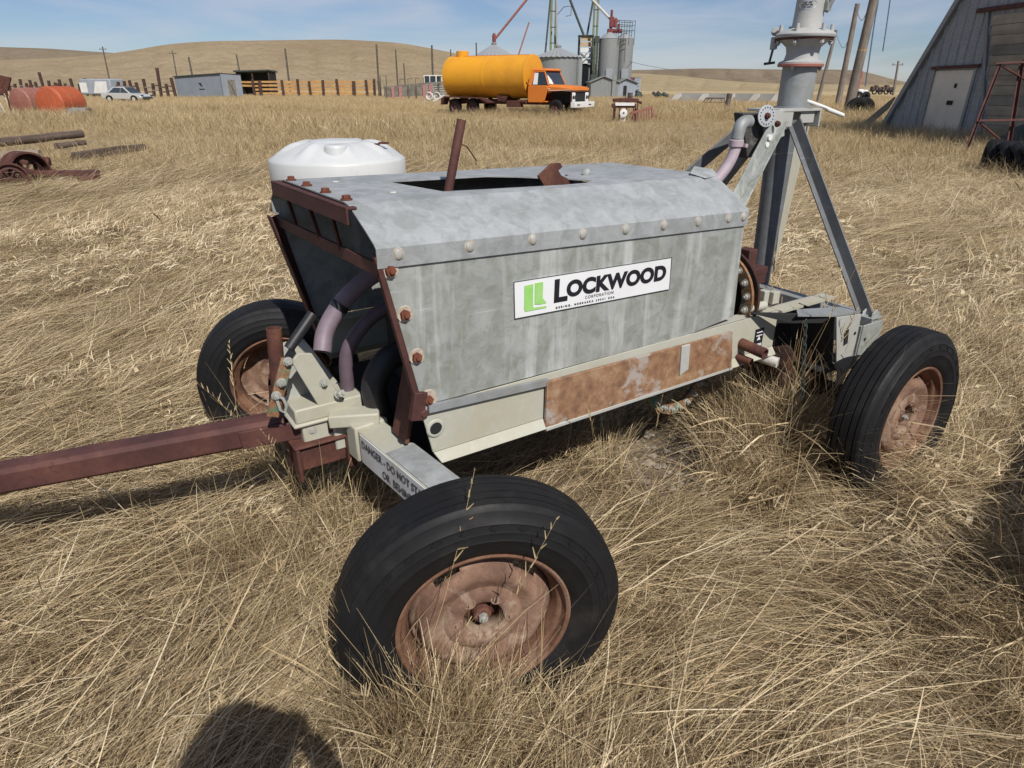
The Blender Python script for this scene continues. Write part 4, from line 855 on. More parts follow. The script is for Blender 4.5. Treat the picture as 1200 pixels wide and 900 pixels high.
# ------------------------------------------------------------------ silver sedan
def sedan(o, rz):
    c = thing('sedan', 'small silver four door sedan parked side on in the field before the white trailer', 'car', o, rz)
    pr = lambda half, pts: [V((x, y, z)) for x, z, y in [(p[0], p[1], half) for p in pts]]
    body = [(2.25, .32), (2.28, .52), (2.15, .66), (1.1, .80), (-1.45, .84), (-2.2, .86), (-2.32, .70), (-2.28, .34), (-1.85, .30), (-1.72, .52), (-1.4, .62), (-1.08, .52), (-.95, .28), (.98, .28), (1.1, .52), (1.4, .62), (1.72, .52), (1.86, .30)]
    m = MB(); sc = [(-.86, .94), (-.80, 1.0), (.80, 1.0), (.86, .94)]
    m.prism([(x, -.86, z) for x, z in body], (0, 1.72, 0)); m.build('body', MT['silver'], c, bevel=.06, seg=3)
    m = MB(); b = [(1.0, .80), (-1.65, .85)]; t_ = [(.25, 1.36), (-.95, 1.36)]
    m.loft([[V((1.05, -.78, .80)), V((1.05, .78, .80)), V((-1.75, .78, .85)), V((-1.75, -.78, .85))], [V((.25, -.58, 1.36)), V((.25, .58, 1.36)), V((-.95, .58, 1.38)), V((-.95, -.58, 1.38))]]); m.build('cabin', MT['silver'], c, bevel=.06, seg=3)
    for s in (-1, 1):
        for a, b_ in ((-.02, .86), (-.95, -.08)):
            lo0, lo1 = a, b_; f = .86
            m = MB(); hi0 = max(-.85, a*.75 - .1) if a < -.5 else a*.9; hi1 = .2 if b_ > .5 else b_
            m.prism([(lo0 - (.4 if a < -.5 else 0), s*.775, .87), (lo1, s*.775, .86), (hi1, s*.615, 1.29), (hi0, s*.615, 1.30)], (0, s*.02, 0)); m.build('side_window', MT['glass'], c)
    m = MB(); m.prism([(1.0, -.66, .85), (1.0, .66, .85), (.33, .52, 1.31), (.33, -.52, 1.31)], (.03, 0, .03)); m.build('windscreen', MT['glass'], c)
    m = MB(); m.prism([(-1.62, -.64, .92), (-1.62, .64, .92), (-1.05, .5, 1.32), (-1.05, -.5, 1.32)], (-.03, 0, .03)); m.build('rear_window', MT['glass'], c)
    for x in (-1.4, 1.4):
        for s in (-1, 1):
            wv = MB().lathe([(.19, -.09), (.30, -.10), (.315, -.05), (.315, .05), (.30, .10), (.19, .09)], ax=(0, 1, 0), n=28).build('wheel', MT['rubber'], c, loc=(x, s*.78, .31))
            MB().lathe([(.195, s*.08), (.15, s*.07), (.001, s*.085)], ax=(0, 1, 0), n=20).build('rim', MT['silver'], wv)
    for s in (-1, 1):
        MB().box((2.2, s*.62, .60), (.14, .32, .13)).build('headlight', MT['glass'], c, bevel=.03)
    MB().box((2.24, 0, .42), (.12, 1.3, .2)).build('front_grille', MT['dark_steel'], c, bevel=.03)
    return c
p = gnd(151, 119.5); sedan((p.x, p.y, -.05), R(-14))

# ------------------------------------------------------------------ left: drums, culvert, logs, scrap wheels
def drum(nm, label, o, rz, r, L, mt, end):
    d = thing(nm, label, 'tank', (o.x, o.y, 0), rz, None)
    MB().lathe([(.001, -L/2 - .12), (r*.55, -L/2 - .10), (r*.92, -L/2 - .03), (r, -L/2 + .05), (r, -L/2 + .12), (r, -L*.2), (r, -L*.12), (r + .012, -L*.12 + .03), (r, -L*.12 + .06), (r, -L*.12 + .15), (r, L*.3), (r, L/2 - .05), (r*.92, L/2 + .03), (r*.55, L/2 + .10), (.001, L/2 + .12)], o=(0, 0, r - .12), ax=(1, 0, 0), n=44).build('tank_shell', MT[mt], d, sharp=30)
    m = MB(); m.lathe([(.09, 0), (.09, .14), (.001, .15)], o=(.1, 0, 2*r - .14)); m.build('filler_cap', MT['rust'], d)
    for x in (-L*.3, L*.3): MB().box((x, 0, .02), (.12, r*1.3, .25)).build('cradle', MT['rust'], d)
    return d
drum('fuel_drum', 'bright orange steel drum tank lying in the grass, the nearer of the two drums', gnd(74, 139) + V((0, .2, 0)), R(80), .78, 1.5, 'orange_drum', 1)
drum('fuel_drum', 'faded rusty red drum tank lying behind the bright orange one', gnd(35, 135) + V((0, .6, 0)), R(74), .74, 1.6, 'red_drum', 1)
c_ = gnd(103, 142)
cv = thing('culvert_pipe', 'short grey corrugated culvert pipe lying beside the orange drum', 'pipe', (c_.x, c_.y, 0), R(-10)); cv.scale = (.8, .8, .8)
MB().lathe([(.36 + .015*(i % 2), -.85 + i*.085) for i in range(14)], o=(0, 0, .33), ax=(1, 0, 0), n=30).build('pipe_shell', MT['galv_far'], cv, sharp=80)
MB().lathe([(.375, -.87), (.335, -.87), (.335, .25), (.375, .25), (.375, .22)], o=(0, 0, .33), ax=(1, 0, 0), n=30).build('pipe_rim', MT['galv_dark'], cv)
def log(nm, label, cat, a, b, r0, r1, mt, square=0):
    d = b - a; o = thing(nm, label, cat, (a.x, a.y, a.z), math.atan2(d.y, d.x)); L = V((d.x, d.y)).length
    m = MB()
    if square: m.bar((0, 0, 0), (L, 0, d.z), square, square*1.1); m.build('timber', MT[mt], o, bevel=.015)
    else:
        k = 9; pts = [(L*i/(k-1), .012*math.sin(i*1.3), d.z*i/(k-1) + .006*math.cos(i*2.1)) for i in range(k)]
        m.tube(pts, [r0 + (r1-r0)*i/(k-1) + .002*math.sin(i*2.7) for i in range(k)], 14); m.build('trunk', MT[mt], o)
    return o
log('pole', 'long weathered grey pole lying on the stacked logs at the left edge', 'pole', at(-40, 172, 15.6), at(96, 157, 18.2), .105, .095, 'log')
log('pole', 'short pale pole lying under the long weathered pole', 'pole', at(-40, 186, 14.2), at(48, 182, 14.6), .12, .11, 'log_pale')
log('pole', 'dark squared timber lying alone in the grass right of the scrap wheels', 'timber', at(87, 184, 13.6), at(147, 175, 14.9), 0, 0, 'log', .14)
log('pole', 'short dark timber stub just beyond the end of the squared timber', 'timber', at(153, 174.5, 15.0), at(169, 172.5, 15.4), 0, 0, 'log', .12)
log('pole', 'stubby grey log lying in the grass between the long pole and the squared timber', 'pole', at(66, 172, 16), at(100, 167, 16.6), .07, .06, 'log')
log('steel_beam', 'rusty steel beam poking out to the right of the scrap wheels', 'beam', at(40, 204, 11.0), at(117, 203, 11.3), 0, 0, 'rust_maroon', .09)
log('steel_beam', 'shorter rusty bar lying just in front of the rusty beam', 'beam', at(92, 211, 10.6), at(117, 207, 10.9), 0, 0, 'rust', .06)
def scrap(label, px, py, r, wd, az):
    o = gnd(px, py); t_ = thing('scrap_roller', label, 'wheel', (o.x, o.y, 0), az, 'rusty steel wheels at the left edge')
    z = r - .08
    t1_ = MB().lathe([(r, -wd/2), (r, wd/2), (r - .03, wd/2), (r - .03, -wd/2), (r, -wd/2)], o=(0, 0, z), ax=(0, 1, 0), n=40).build('wheel_band', MT['rust'], t_, sharp=30)
    MB().lathe([(r - .03, 0), (r*.62, -wd*.2), (r*.58, .05)], o=(0, 0, z), ax=(0, 1, 0), n=40).build('wheel_web', MT['rust_maroon'], t_, sharp=30)
    m = MB(); m.cyl((0, -wd*.8, z), (0, wd*.8, z), r*.15)
    for k in range(6):
        a = k*math.pi/3; m.bar((math.cos(a)*r*.12, 0, z + math.sin(a)*r*.12), (math.cos(a)*r*.64, -.02, z + math.sin(a)*r*.64), .06, .025)
    m.build('hub_spokes', MT['rust_maroon'], t_)
scrap('large rusty steel drum wheel leaning at the left edge under the pale pole', 36, 219, .31, .34, R(58))
scrap('rusty spoked steel wheel nearest the camera in the left edge scrap', 17, 224, .25, .10, R(46))
scrap('rusty steel wheel cut off by the left edge of the picture', -9, 224, .27, .12, R(60))
sb = thing('scrap_stub', 'small square rusty spindle end sticking out right of the rusty drum wheel', 'scrap', at(50, 196, 11.4).xy.to_3d() , R(20))
z_ = at(58, 190, 11.4).z
m = MB(); m.bar((-.3, 0, z_), (.10, 0, z_), .07, .07); m.cyl((.04, 0, z_), (.13, 0, z_), .075, n=8); m.bar((-.1, 0, 0), (-.1, 0, z_), .05, .05, up=(1, 0, 0)); m.build('spindle', MT['rust'], sb, bevel=.006)
# leaning rusty implement at the far left edge
o = gnd(8, 141)
im = thing('implement_mast', 'rusty plate and white ladder frame of an old implement standing at the left edge', 'implement', (o.x, o.y, 0), 0); im.scale = (.8, .8, .92)
k = .042
m = MB(); m.prism([(.0, 0, 1.15), (.55, 0, 1.35), (.95, 0, 1.95), (.35, 0, 2.05), (.1, 0, 1.8), (-.3, 0, 1.75), (-.35, 0, 1.55)], (0, .1, 0)); m.cyl((.25, 0, 2.0), (.1, 0, 2.25), .06); m.bar((.35, .05, 0), (.4, .05, 1.3), .07, .07, up=(1, 0, 0)); m.build('rusty_plate', MT['rust'], im, bevel=.01)
m = MB()
for a, b in (((-.35, -.1, 1.75), (.2, -.1, .1)), ((-.1, .2, 1.75), (.45, .2, .15)), ((-.5, 0, .55), (.9, 0, .0)), ((-.5, 0, .35), (1.2, -.2, -.05)), ((-.2, 0, 1.2), (.1, .1, 1.1))): m.tube([a, b], .03, 8)
m.build('ladder_frame', MT['concrete_pale'], im)

# ------------------------------------------------------------------ wire fence posts on the left
A0, A1 = at(-30, 104, 110), at(205, 107, 90)
fn = thing('wire_fence', 'line of crooked dark posts and rails running behind the drums and the silver sedan', 'fence', (A0.x, A0.y, 0), 0)
for i in range(34):
    f = i/33; p = A0.lerp(A1, f) - V((A0.x, A0.y, 0)); hgt = (3.1 if i in (6, 13, 31) else 1.95) + .35*math.sin(i*2.9)
    m = MB(); tl = .18*math.sin(i*5.1); m.bar((0, 0, -.2), (tl, 0, hgt), .30, .26, up=(0, 1, 0)); m.build('post', MT['post'], fn, loc=(p.x, p.y, 0))
for i in range(33):
    a = A0.lerp(A1, i/33) - V((A0.x, A0.y, 0)); b = A0.lerp(A1, (i+1)/33) - V((A0.x, A0.y, 0))
    if i % 5 == 3: continue
    for z in (.75, 1.3):
        m = MB(); m.bar((a.x, a.y - .1, z + .1*math.sin(i*3)), (b.x, b.y - .1, z + .12*math.cos(i*2.3)), .05, .15); m.build('rail', MT['log_pale' if (i+int(z*3)) % 4 == 0 else 'log'], fn)
# white trailer behind the sedan
o = at(121, 107, 96)
tr = thing('cargo_trailer', 'white box trailer with a grey end standing behind the silver sedan', 'trailer', (o.x, o.y, 0), R(-18))
s_ = 96/F_PX
m = MB(); m.box((0, 0, 1.25), (5.3, 2.2, 1.9)); m.build('trailer_box', MT['shed_light'], tr, bevel=.12)
m = MB(); m.prism([(-.4, -1.105, .5), (1.9, -1.105, .5), (2.1, -1.105, 1.9), (.2, -1.105, 1.9)], (0, -.02, 0)); m.build('side_panel', MT['white'], tr)
m = MB(); m.box((-2.0, -1.11, 1.15), (1.2, .02, 1.2)); m.build('side_panel', MT['white'], tr)
for x in (-.5, .6):
    for y in (-.95, .95): MB().lathe([(.15, -.1), (.33, -.1), (.36, 0), (.33, .1), (.15, .1), (.001, .08)], ax=(0, 1, 0), n=20).build('wheel', MT['rubber'], tr, loc=(x, y, .33))
# grey shed with an emblem
o = at(262, 111, 92)
sh = thing('shed', 'grey shed with a dark bird shaped mark on its wall and a brown end door', 'shed', (o.x, o.y, 0), R(-14))
m = MB(); Ls, Ws, hs_ = 6.9, 4.2, 2.75
m.prism([(0, 0, 0), (-Ls, 0, 0), (-Ls, 0, hs_ - .35), (0, 0, hs_)], (0, .12, 0)); m.prism([(-Ls, Ws, 0), (0, Ws, 0), (0, Ws, hs_ - .1), (-Ls, Ws, hs_ - .45)], (0, -.12, 0)); m.box((-Ls + .06, Ws/2, hs_/2 - .2), (.12, Ws - .26, hs_ - .45)); m.build('wall', MT['shed_grey'], sh)
m = MB(); m.prism([(.003, .0, 0), (.003, Ws, 0), (.003, Ws, hs_ - .12), (.003, 0, hs_ + .02)], (-.12, 0, 0)); m.build('wall', MT['shed_light'], sh)
m = MB(); m.prism([(-Ls - .1, -.18, hs_ - .33), (.02, -.18, hs_ + .03), (.02, Ws + .1, hs_ - .07), (-Ls - .1, Ws + .1, hs_ - .42)], (0, 0, .10)); m.build('roof', MT['dark_steel'], sh)
m = MB(); m.box((.01, 2.0, 1.05), (.04, 1.5, 2.1)); dr = m.build('door', MT['grey_board'], sh)
MB().bar((.04, 1.4, 1.9), (.04, 2.6, .2), .02, .16, up=(1, 0, 0)).build('door_brace', MT['log_pale'], dr)
m = MB(); m.prism([(-3.5, -.012, 1.75), (-3.1, -.012, 1.30), (-2.85, -.012, 1.32), (-3.1, -.012, 1.62), (-2.9, -.012, 1.72), (-3.2, -.012, 1.70)], (0, .01, 0)); m.box((-3.05, -.008, .98), (.8, .012, .12)); m.build('wall_mark', MT['ink'], sh)
# open dark shed
o = at(317, 99, 108)
os_ = thing('open_shed', 'dark open fronted lean-to shed behind the board fence', 'shed', (o.x, o.y, 0), R(-8))
m = MB(); m.box((-2.7, 2.2, 1.8), (5.2, .1, 3.4)); m.box((-.1, 1.1, 1.8), (.15, 2.2, 3.4)); m.box((-5.25, 1.1, 1.8), (.15, 2.2, 3.4)); m.build('wall', MT['black'], os_)
m = MB(); m.prism([(-5.5, -.3, 3.25), (.15, -.3, 3.4), (.15, 2.5, 3.2), (-5.5, 2.5, 3.05)], (0, 0, .18)); m.build('roof', MT['dark_steel'], os_)
for x in (-5.2, -2.7, -.1): MB().box((x, 0, 1.65), (.16, .16, 3.3)).build('post', MT['post'], os_)
# pale board fence
A0, A1 = at(283, 110, 101), at(446, 113, 96)
bf = thing('board_fence', 'bright new pine board fence with dark posts behind the far grass', 'fence', (A0.x, A0.y, 0), 0)
bx = [283, 300, 308, 335, 353, 367, 382, 399, 417, 432, 440, 446]
bpts = [A0.lerp(A1, (x - 283)/163) - V((A0.x, A0.y, 0)) for x in bx]
for i, p in enumerate(bpts):
    m = MB(); m.bar((p.x, p.y - .28, -.2), (p.x + .08*math.sin(i*3.3), p.y - .28, 2.1 + .15*math.sin(i*2.1)), .42 if i in (2, 8) else .3, .2, up=(0, 1, 0)); m.build('post', MT['post'], bf)
for i in range(len(bpts)-2):
    for k_ in range(4):
        a, b = bpts[i], bpts[i+1]; z = .45 + k_*.47
        if i == 0 and k_ < 2: continue
        m = MB(); m.bar((a.x, a.y - .14, z + .03*math.sin(i*3+k_)), (b.x, b.y - .14, z + .04*math.cos(i*2+k_)), .04, .25 if (i not in (3, 5, 7)) else .34); m.build('board', MT['plank'], bf)
gt = at(450, 112, 93); gf = thing('gate_frame', 'tall thin pipe gate frame at the right end of the pine board fence', 'gate', (gt.x, gt.y, 0), R(-10))
m = MB(); h_ = at(450, 89, 93).z
m.tube([(-.35, 0, 0), (-.35, 0, h_), (.45, 0, h_), (.45, 0, 0)], .05, 8); m.tube([(.1, 0, 0), (.1, 0, h_*.6)], .045, 8); m.build('frame', MT['dark_steel'], gf)
# long grey stock rack with pink posts and the cab behind
A0, A1 = at(452, 115, 82), at(530, 110, 78)
rk_ = thing('stock_rack', 'long grey slatted stock rack with faded pink uprights left of the amber tank', 'rack', (A0.x, A0.y, 0), 0)
d_ = A1 - A0
for k_ in range(6):
    z0 = at(452, 113 - k_*2.1, 82).z; z1 = at(530, 110 - k_*2.9, 78).z
    MB().bar((0, 0, z0), (d_.x, d_.y, z1), .06, .20).build('slat', MT['grey_board'], rk_)
for i, x in enumerate((453, 461.5, 470.5, 480, 489, 498.5, 506, 515, 526)):
    f = (x - 452)/78; q = A0.lerp(A1, f); zt_ = at(x, 113 - 11 - f*4.5, q.y).z
    MB().box((d_.x*f, d_.y*f - .08, zt_/2), (.32 if i in (1, 2, 5, 6) else .18, .08, zt_)).build('upright', MT['pink_post' if i in (1, 2, 5, 6) else 'grey_post'], rk_)
    if i > 1: MB().tube([(d_.x*f, d_.y*f, zt_), (d_.x*f, d_.y*f, zt_ + .7), (d_.x*(f+.06), d_.y*(f+.06), zt_ + .7)], .03, 6).build('hoop', MT['dark_steel'], rk_)
o = at(507, 99, 90)
cb_ = thing('stock_truck', 'white truck cab with dark windows showing above the slatted stock rack', 'truck', (o.x, o.y, 0), R(-20))
zt_ = at(507, 88, 90).z
m = MB(); m.box((0, 0, zt_*.30), (2.2, 1.9, zt_*.6)); m.box((.1, 0, zt_*.97), (1.7, 1.7, .12))
for x in (-.75, .05, .9):
    for y in (-.8, .8): m.box((x, y, zt_*.78), (.14, .1, zt_*.38))
m.build('cab', MT['white'], cb_, bevel=.03)
MB().box((.05, 0, zt_*.78), (1.5, 1.5, zt_*.34)).build('window', MT['glass'], cb_)
for x in (-.7, .9): MB().lathe([(.2, -.1), (.4, -.1), (.42, 0), (.4, .1), (.2, .1), (.001, .08)], ax=(0, 1, 0), n=20).build('wheel', MT['rubber'], cb_, loc=(x, -.85, .4))
o = gnd(506, 121); jk = thing('pipe_pile', 'jumble of pale pipes and wheel rims lying left of the amber tank truck', 'scrap', (o.x, o.y, 0), 0)
for i in range(7):
    a = rnd.uniform(0, 3); z = rnd.uniform(.5, .95); x = rnd.uniform(-.9, 1.1)
    MB().tube([(x, rnd.uniform(-.4, .4), .1), (x + math.cos(a)*.9, rnd.uniform(-.4, .4), z)], .05, 8).build('pipe', MT['concrete_pale'], jk)
for x in (-.2, .5): MB().lathe([(.30, -.05), (.34, 0), (.30, .05), (.2, .03)], o=(x, 0, .6), ax=(.3, 1, .1), n=20).build('ring', MT['white'], jk)

# ------------------------------------------------------------------ grain bins and elevator
def px2m(n, Y): return n * (Y*CP) / F_PX
def grain_bin(label, pxc, py_eave, py_peak, halfpx, Y, ladder=True):
    o = at(pxc, 112, Y); r = px2m(halfpx, Y + 1); ze = at(pxc, py_eave, Y).z; zp = at(pxc, py_peak, Y).z
    t_ = thing('grain_bin', label, 'grain bin', (o.x, o.y, 0), 0)
    nr_ = int(ze/.42); pr = []
    for i in range(nr_*2+1): pr.append((r + .022*(i % 2), ze*i/(nr_*2)))
    MB().lathe(pr, n=56).build('bin_wall', MT['galv_far'], t_, sharp=80)
    m = MB(); n = 28; rings = []
    for f in (0, .5, 1):
        ring_ = []
        for j in range(n*2):
            a = math.pi*j/n; rr_ = (r + .25)*(1-f) + .35*f; ring_.append(V((rr_*math.cos(a), rr_*math.sin(a), ze - .1 + (zp - ze)*f + (.09 if j % 2 else 0)*(1 - .6*f))))
        rings.append(ring_)
    m.loft(rings, False); m.build('bin_roof', MT['silo_roof'], t_, sharp=15)
    MB().lathe([(.36, zp - .1), (.40, zp + .15), (.2, zp + .32), (.001, zp + .34)], n=20).build('bin_cap', MT['galv_far'], t_)
    if ladder:
        m = MB(); a = R(-38)
        for da in (-.05, .05): m.tube([((r+.2)*math.cos(a+da), (r+.2)*math.sin(a+da), .3), ((r+.2)*math.cos(a+da), (r+.2)*math.sin(a+da), ze)], .03, 6)
        for i in range(int(ze/.4)): m.tube([((r+.2)*math.cos(a-.05), (r+.2)*math.sin(a-.05), .4+i*.4), ((r+.2)*math.cos(a+.05), (r+.2)*math.sin(a+.05), .4+i*.4)], .02, 4)
        m.build('ladder', MT['galv_dark'], t_)
    return t_, o, r, ze, zp
g1, g1o, g1r, g1e, g1p = grain_bin('left grain bin with a cone roof rising behind the amber tank', 579.5, 66, 52, 21.5, 108)
MB().prism([(.6, -g1r - .03, g1e*.5), (1.7, -g1r + .2, g1e*.5), (1.7, -g1r + .2, g1e*.93), (.6, -g1r - .03, g1e*.93)], (0, -.06, 0)).build('bin_door', MT['concrete_pale'], g1)
g2, g2o, g2r, g2e, g2p = grain_bin('nearer grain bin with a cone roof standing right behind the orange cab', 653, 67, 55.5, 26, 100)
m = MB(); m.box((g2r*.93, -g2r*.45, g2e*.47), (.55, .55, g2e*.95)); m.build('corner_duct', MT['galv_dark'], g2)
o = at(607, 100, 104); hp2 = thing('hopper_bin', 'small cone topped hopper peeking up between the two grain bins', 'hopper', (o.x, o.y, 0), 0)
z1, z2 = at(607, 77, 104).z, at(607, 66, 104).z
MB().lathe([(.8, 0), (.8, z1), (.3, z2), (.001, z2 + .05)], n=28).build('hopper_shell', MT['galv_far'], hp2, sharp=25)
def pipe(nm, label, cat, a, b, r, mt, n=10):
    o = thing(nm, label, cat, (a.x, a.y, 0), 0); MB().tube([V((0, 0, a.z)), b - V((a.x, a.y, 0))], r, n).build('pipe', MT[mt], o); return o
sp1 = pipe('grain_spout', 'rusty pink spout pipe slanting up right from the left grain bin', 'spout', at(579, 47, 108), at(628, -14, 106), .16, 'gasket')
MB().lathe([(.26, -.7), (.28, .7), (.16, 1.0)], o=(0, 0, at(579, 48, 108).z), n=16).build('spout_head', MT['bin_red'], sp1)
pipe('grain_spout', 'thin rusty spout pipe slanting up from the small hopper', 'spout', at(607, 66, 104), at(620, 26, 104), .10, 'gasket')
# first elevator leg
def leg_tower(label, px, Y, w_, ztop, mt):
    o = at(px, 112, Y); t_ = thing('elevator_leg', label, 'elevator', (o.x, o.y, 0), 0)
    for dx in (-w_/2, w_/2):
        MB().box((dx, 0, ztop/2), (w_*.46, .55, ztop)).build('leg_casing', MT[mt], t_)
    m = MB()
    for i in range(int(ztop/2)): m.box((0, 0, 1 + i*2), (w_*1.5, .6, .08))
    m.build('leg_brackets', MT['dark_steel'], t_); return t_
lt = leg_tower('olive green elevator leg rising behind the nearer grain bin', 646.5, 106, .62, 20, 'leg_green')
lt2 = leg_tower('single olive green elevator leg rising right of the wood and white tower', 694, 104, .50, 21, 'leg_green')
pipe('guy_pipe', 'dark brace pipe slanting up just left of the first green elevator leg', 'brace', at(639, 62, 104), at(646, -12, 106), .13, 'dark_steel')
pipe('grain_spout', 'pale grey spout pipe dropping to the peak of the nearer grain bin', 'spout', at(652.5, 54, 100), at(652, -12, 101), .13, 'concrete')
pipe('grain_spout', 'dark spout pipe slanting down right onto the wood and white tower', 'spout', at(684, 41, 102), at(665, -8, 102), .16, 'dark_steel')
pipe('guy_pipe', 'dark brace pipe slanting down from the second green leg onto the wood and white tower', 'brace', at(688, 41, 103), at(697, -10, 104), .14, 'dark_steel')
pipe('grain_spout', 'pale spout pipe slanting down right to the twin silos', 'spout', at(716, 23, 99), at(686, -9, 103), .17, 'concrete_pale')
o = at(652, 40, 101); bk = thing('lamp_bracket', 'small hook bracket on the pale spout pipe above the nearer bin', 'bracket', (o.x, o.y, 0), 0)
z = at(656, 18, 101).z; m = MB(); m.tube([(0, 0, z), (.9, 0, z + 1.0), (1.9, 0, z + 1.1), (1.9, 0, z), (1.2, 0, z - .1)], .05, 6); m.build('hook', MT['dark_steel'], bk)
# wood and white tower
o = at(684.5, 110, 103); w_ = px2m(15, 103); zt_ = at(684, 42, 103).z; zb_ = at(684, 75, 103).z
tw = thing('loading_tower', 'narrow loading tower with two wooden panels above white panels between the two green legs', 'tower', (o.x, o.y, 0), 0)
m = MB()
for x in (-w_/2, w_/2):
    for y in (0, 1.6): m.box((x, y, zt_/2), (.14, .14, zt_))
m.box((-w_/2 - .05, .8, (zt_ + zb_)/2), (.10, 1.6, zt_ - zb_)); m.box((0, .8, zt_ + .05), (w_ + .3, 1.9, .12)); m.build('tower_frame', MT['dark_steel'], tw)
hs5 = (zt_ - zb_)/5
for i in range(5):
    MB().box((.08, .1, zt_ - hs5*(i + .5)), (w_ - .12, .06, hs5 - .14)).build('panel', MT['tan_board' if i < 2 else 'white'], tw)
m = MB(); m.bar((-w_/2, -.05, zb_ + .3), (w_/2, -.05, zb_ + 2.2), .07, .12, up=(0, 1, 0)); m.bar((w_/2, -.05, zb_ + .2), (-w_/2, -.05, zb_ + 1.6), .07, .1, up=(0, 1, 0)); m.bar((-w_*.8, -.05, zb_ - .6), (w_*.6, -.05, zb_ + 1.5), .06, .1, up=(0, 1, 0)); m.build('brace', MT['galv_dark'], tw)
# twin silos with red conveyor on top
o = at(711, 112, 98)
def silo(label, pxc, py_top, halfpx, Y):
    o = at(pxc, 112, Y); r = px2m(halfpx, Y); ze = at(pxc, py_top, Y).z; t_ = thing('silo', label, 'silo', (o.x, o.y, 0), 0)
    n = int(ze/.5); MB().lathe([(r + .02*(i % 2), ze*i/(2*n)) for i in range(2*n+1)], n=48).build('silo_wall', MT['galv_far'], t_, sharp=80)
    MB().lathe([(r + .05, ze - .05), (r*.55, ze + .45), (.3, ze + .7), (.001, ze + .7)], n=40).build('silo_roof', MT['silo_roof'], t_, sharp=20)
    MB().box((0, -r - .02, ze*.36), (.9, .2, 1.8)).build('silo_hatch', MT['silo_roof'], t_, bevel=.05); return t_, o, r, ze
s1, s1o, s1r, s1e = silo('left and nearer of the twin tall silos', 710.5, 45, 11.5, 98)
s2, s2o, s2r, s2e = silo('right hand one of the twin tall silos', 728.5, 45, 9.5, 100)
cv_ = thing('conveyor', 'rusty red conveyor gear with handrails on top of the twin silos', 'conveyor', (s1o.x, s1o.y, 0), 0)
zb_ = s1e + .35; k = px2m(1, 98)
m = MB(); m.box((k*6, .4, zb_ + .55), (k*17, .5, .5)); m.box((k*2, .4, zb_ + 1.6), (k*5, .6, 1.2)); m.box((k*6, .3, zb_ + 1.3), (k*3, .5, .7)); m.box((k*10, .3, zb_ + 1.0), (k*2.5, .5, .8)); m.cyl((k*4.5, .4, zb_ + 1.9), (k*8, .4, zb_ + 1.5), .35); m.cyl((k*1.5, .4, zb_), (k*1.5, .4, zb_ + 3.0), .16); m.build('conveyor_drive', MT['bin_red'], cv_, bevel=.05)
m = MB()
for y in (-.9, 1.4):
    for z in (.6, 1.2, 1.7): m.tube([(k*8, y, zb_ + z), (k*27, y, zb_ + z - .1)], .035, 6)
    for x in (9, 15, 21, 27): m.tube([(k*x, y, zb_ - 1.2), (k*x, y, zb_ + 1.7)], .035, 6)
m.tube([(-k*7, -.4, zb_ - 1.0), (-k*1, -.4, zb_ + 1)], .035, 6); m.build('handrail', MT['dark_steel'], cv_)
m = MB(); xs_ = -s1r - .55; xs_ += .3; m.box((xs_ - .1, -.3, s1e*.98), (.6, .8, .8)); m.box((xs_, -.5, s1e*.5), (.22, .3, s1e)); m.box((xs_ - .4, -.3, s1e*.5), (.18, .3, s1e)); m.box((xs_ - .3, -.6, s1e*.33), (.9, .9, .9)); m.build('dust_pipes', MT['dark_steel'], cv_)
# corrugated sheds at the foot
def gable(nm, label, pxl, pxr, pyb, pye, pyr, Y, dep, mt, rz=0, ridge=.5):
    a, b = at(pxl, pyb, Y), at(pxr, pyb, Y); o = thing(nm, label, 'shed', (a.x, a.y, 0), rz); L = (b - a).length
    ze, zr = at((pxl+pxr)/2, pye, Y).z, at((pxl+pxr)/2, pyr, Y).z
    m = MB(); n = 40; fr = []
    prof = [(0, -.4), (0, ze), (L*ridge, zr), (L, ze), (L, -.4)]
    m.prism([(x, 0, z) for x, z in prof], (0, .12, 0)); m.prism([(x, dep, z) for x, z in prof], (0, -.12, 0)); m.box((.06, dep/2, ze/2 - .2), (.12, dep - .26, ze + .4)); m.box((L - .06, dep/2, ze/2 - .2), (.12, dep - .26, ze + .4))
    for i in range(int(L/.35)):
        x = .2 + i*.35; zz_ = ze + (zr - ze)*(x/(L*ridge) if x < L*ridge else (L - x)/(L*(1-ridge))); m.box((x, -.015, zz_/2 - .05), (.06, .03, zz_ - .1))
    m.build('wall', MT[mt], o)
    m = MB(); m.prism([(-.2, -.25, ze - .02), (L*ridge, -.25, zr + .08), (L + .2, -.25, ze - .02), (L + .2, -.25, ze + .06), (L*ridge, -.25, zr + .18), (-.2, -.25, ze + .06)], (0, dep + .5, 0)); m.build('roof', MT['galv_far'], o)
    return o, L, ze, zr
sA, LA, zA, zrA = gable('shed', 'grey corrugated gable shed at the foot of the silos', 692, 724, 113, 96.5, 90.5, 94, 6, 'galv_far', ridge=.45)
MB().box((LA - .6, -.12, zA*.75), (.5, .2, zA*1.5)).build('downpipe', MT['galv_far'], sA)
sB, LB, zB, zrB = gable('shed', 'lighter corrugated annex right of the gable shed with a small black doorway', 724, 746, 113, 97.5, 93, 95, 5, 'shed_light', ridge=.4)
MB().box((LB*.36, -.05, zB*.36), (.42, .06, 1.6)).build('doorway', MT['black'], sB)
sC, LC, zC, zrC = gable('shed', 'grey corrugated wall with a dark red doorway between the bin and the second green leg', 671, 693, 112, 78, 75, 106, 4, 'galv_far')
MB().box((LC*.2, -.07, 2.6), (.85, .06, 2.0)).build('doorway', MT['bin_red'], sC); MB().box((LC*.72, -.07, 1.0), (.4, .06, 1.5)).build('doorway', MT['black'], sC)
o = at(740, 100, 101); rb_ = thing('seed_bin', 'dark red box bin mounted against the right hand silo', 'bin', (o.x, o.y, 0), R(8))
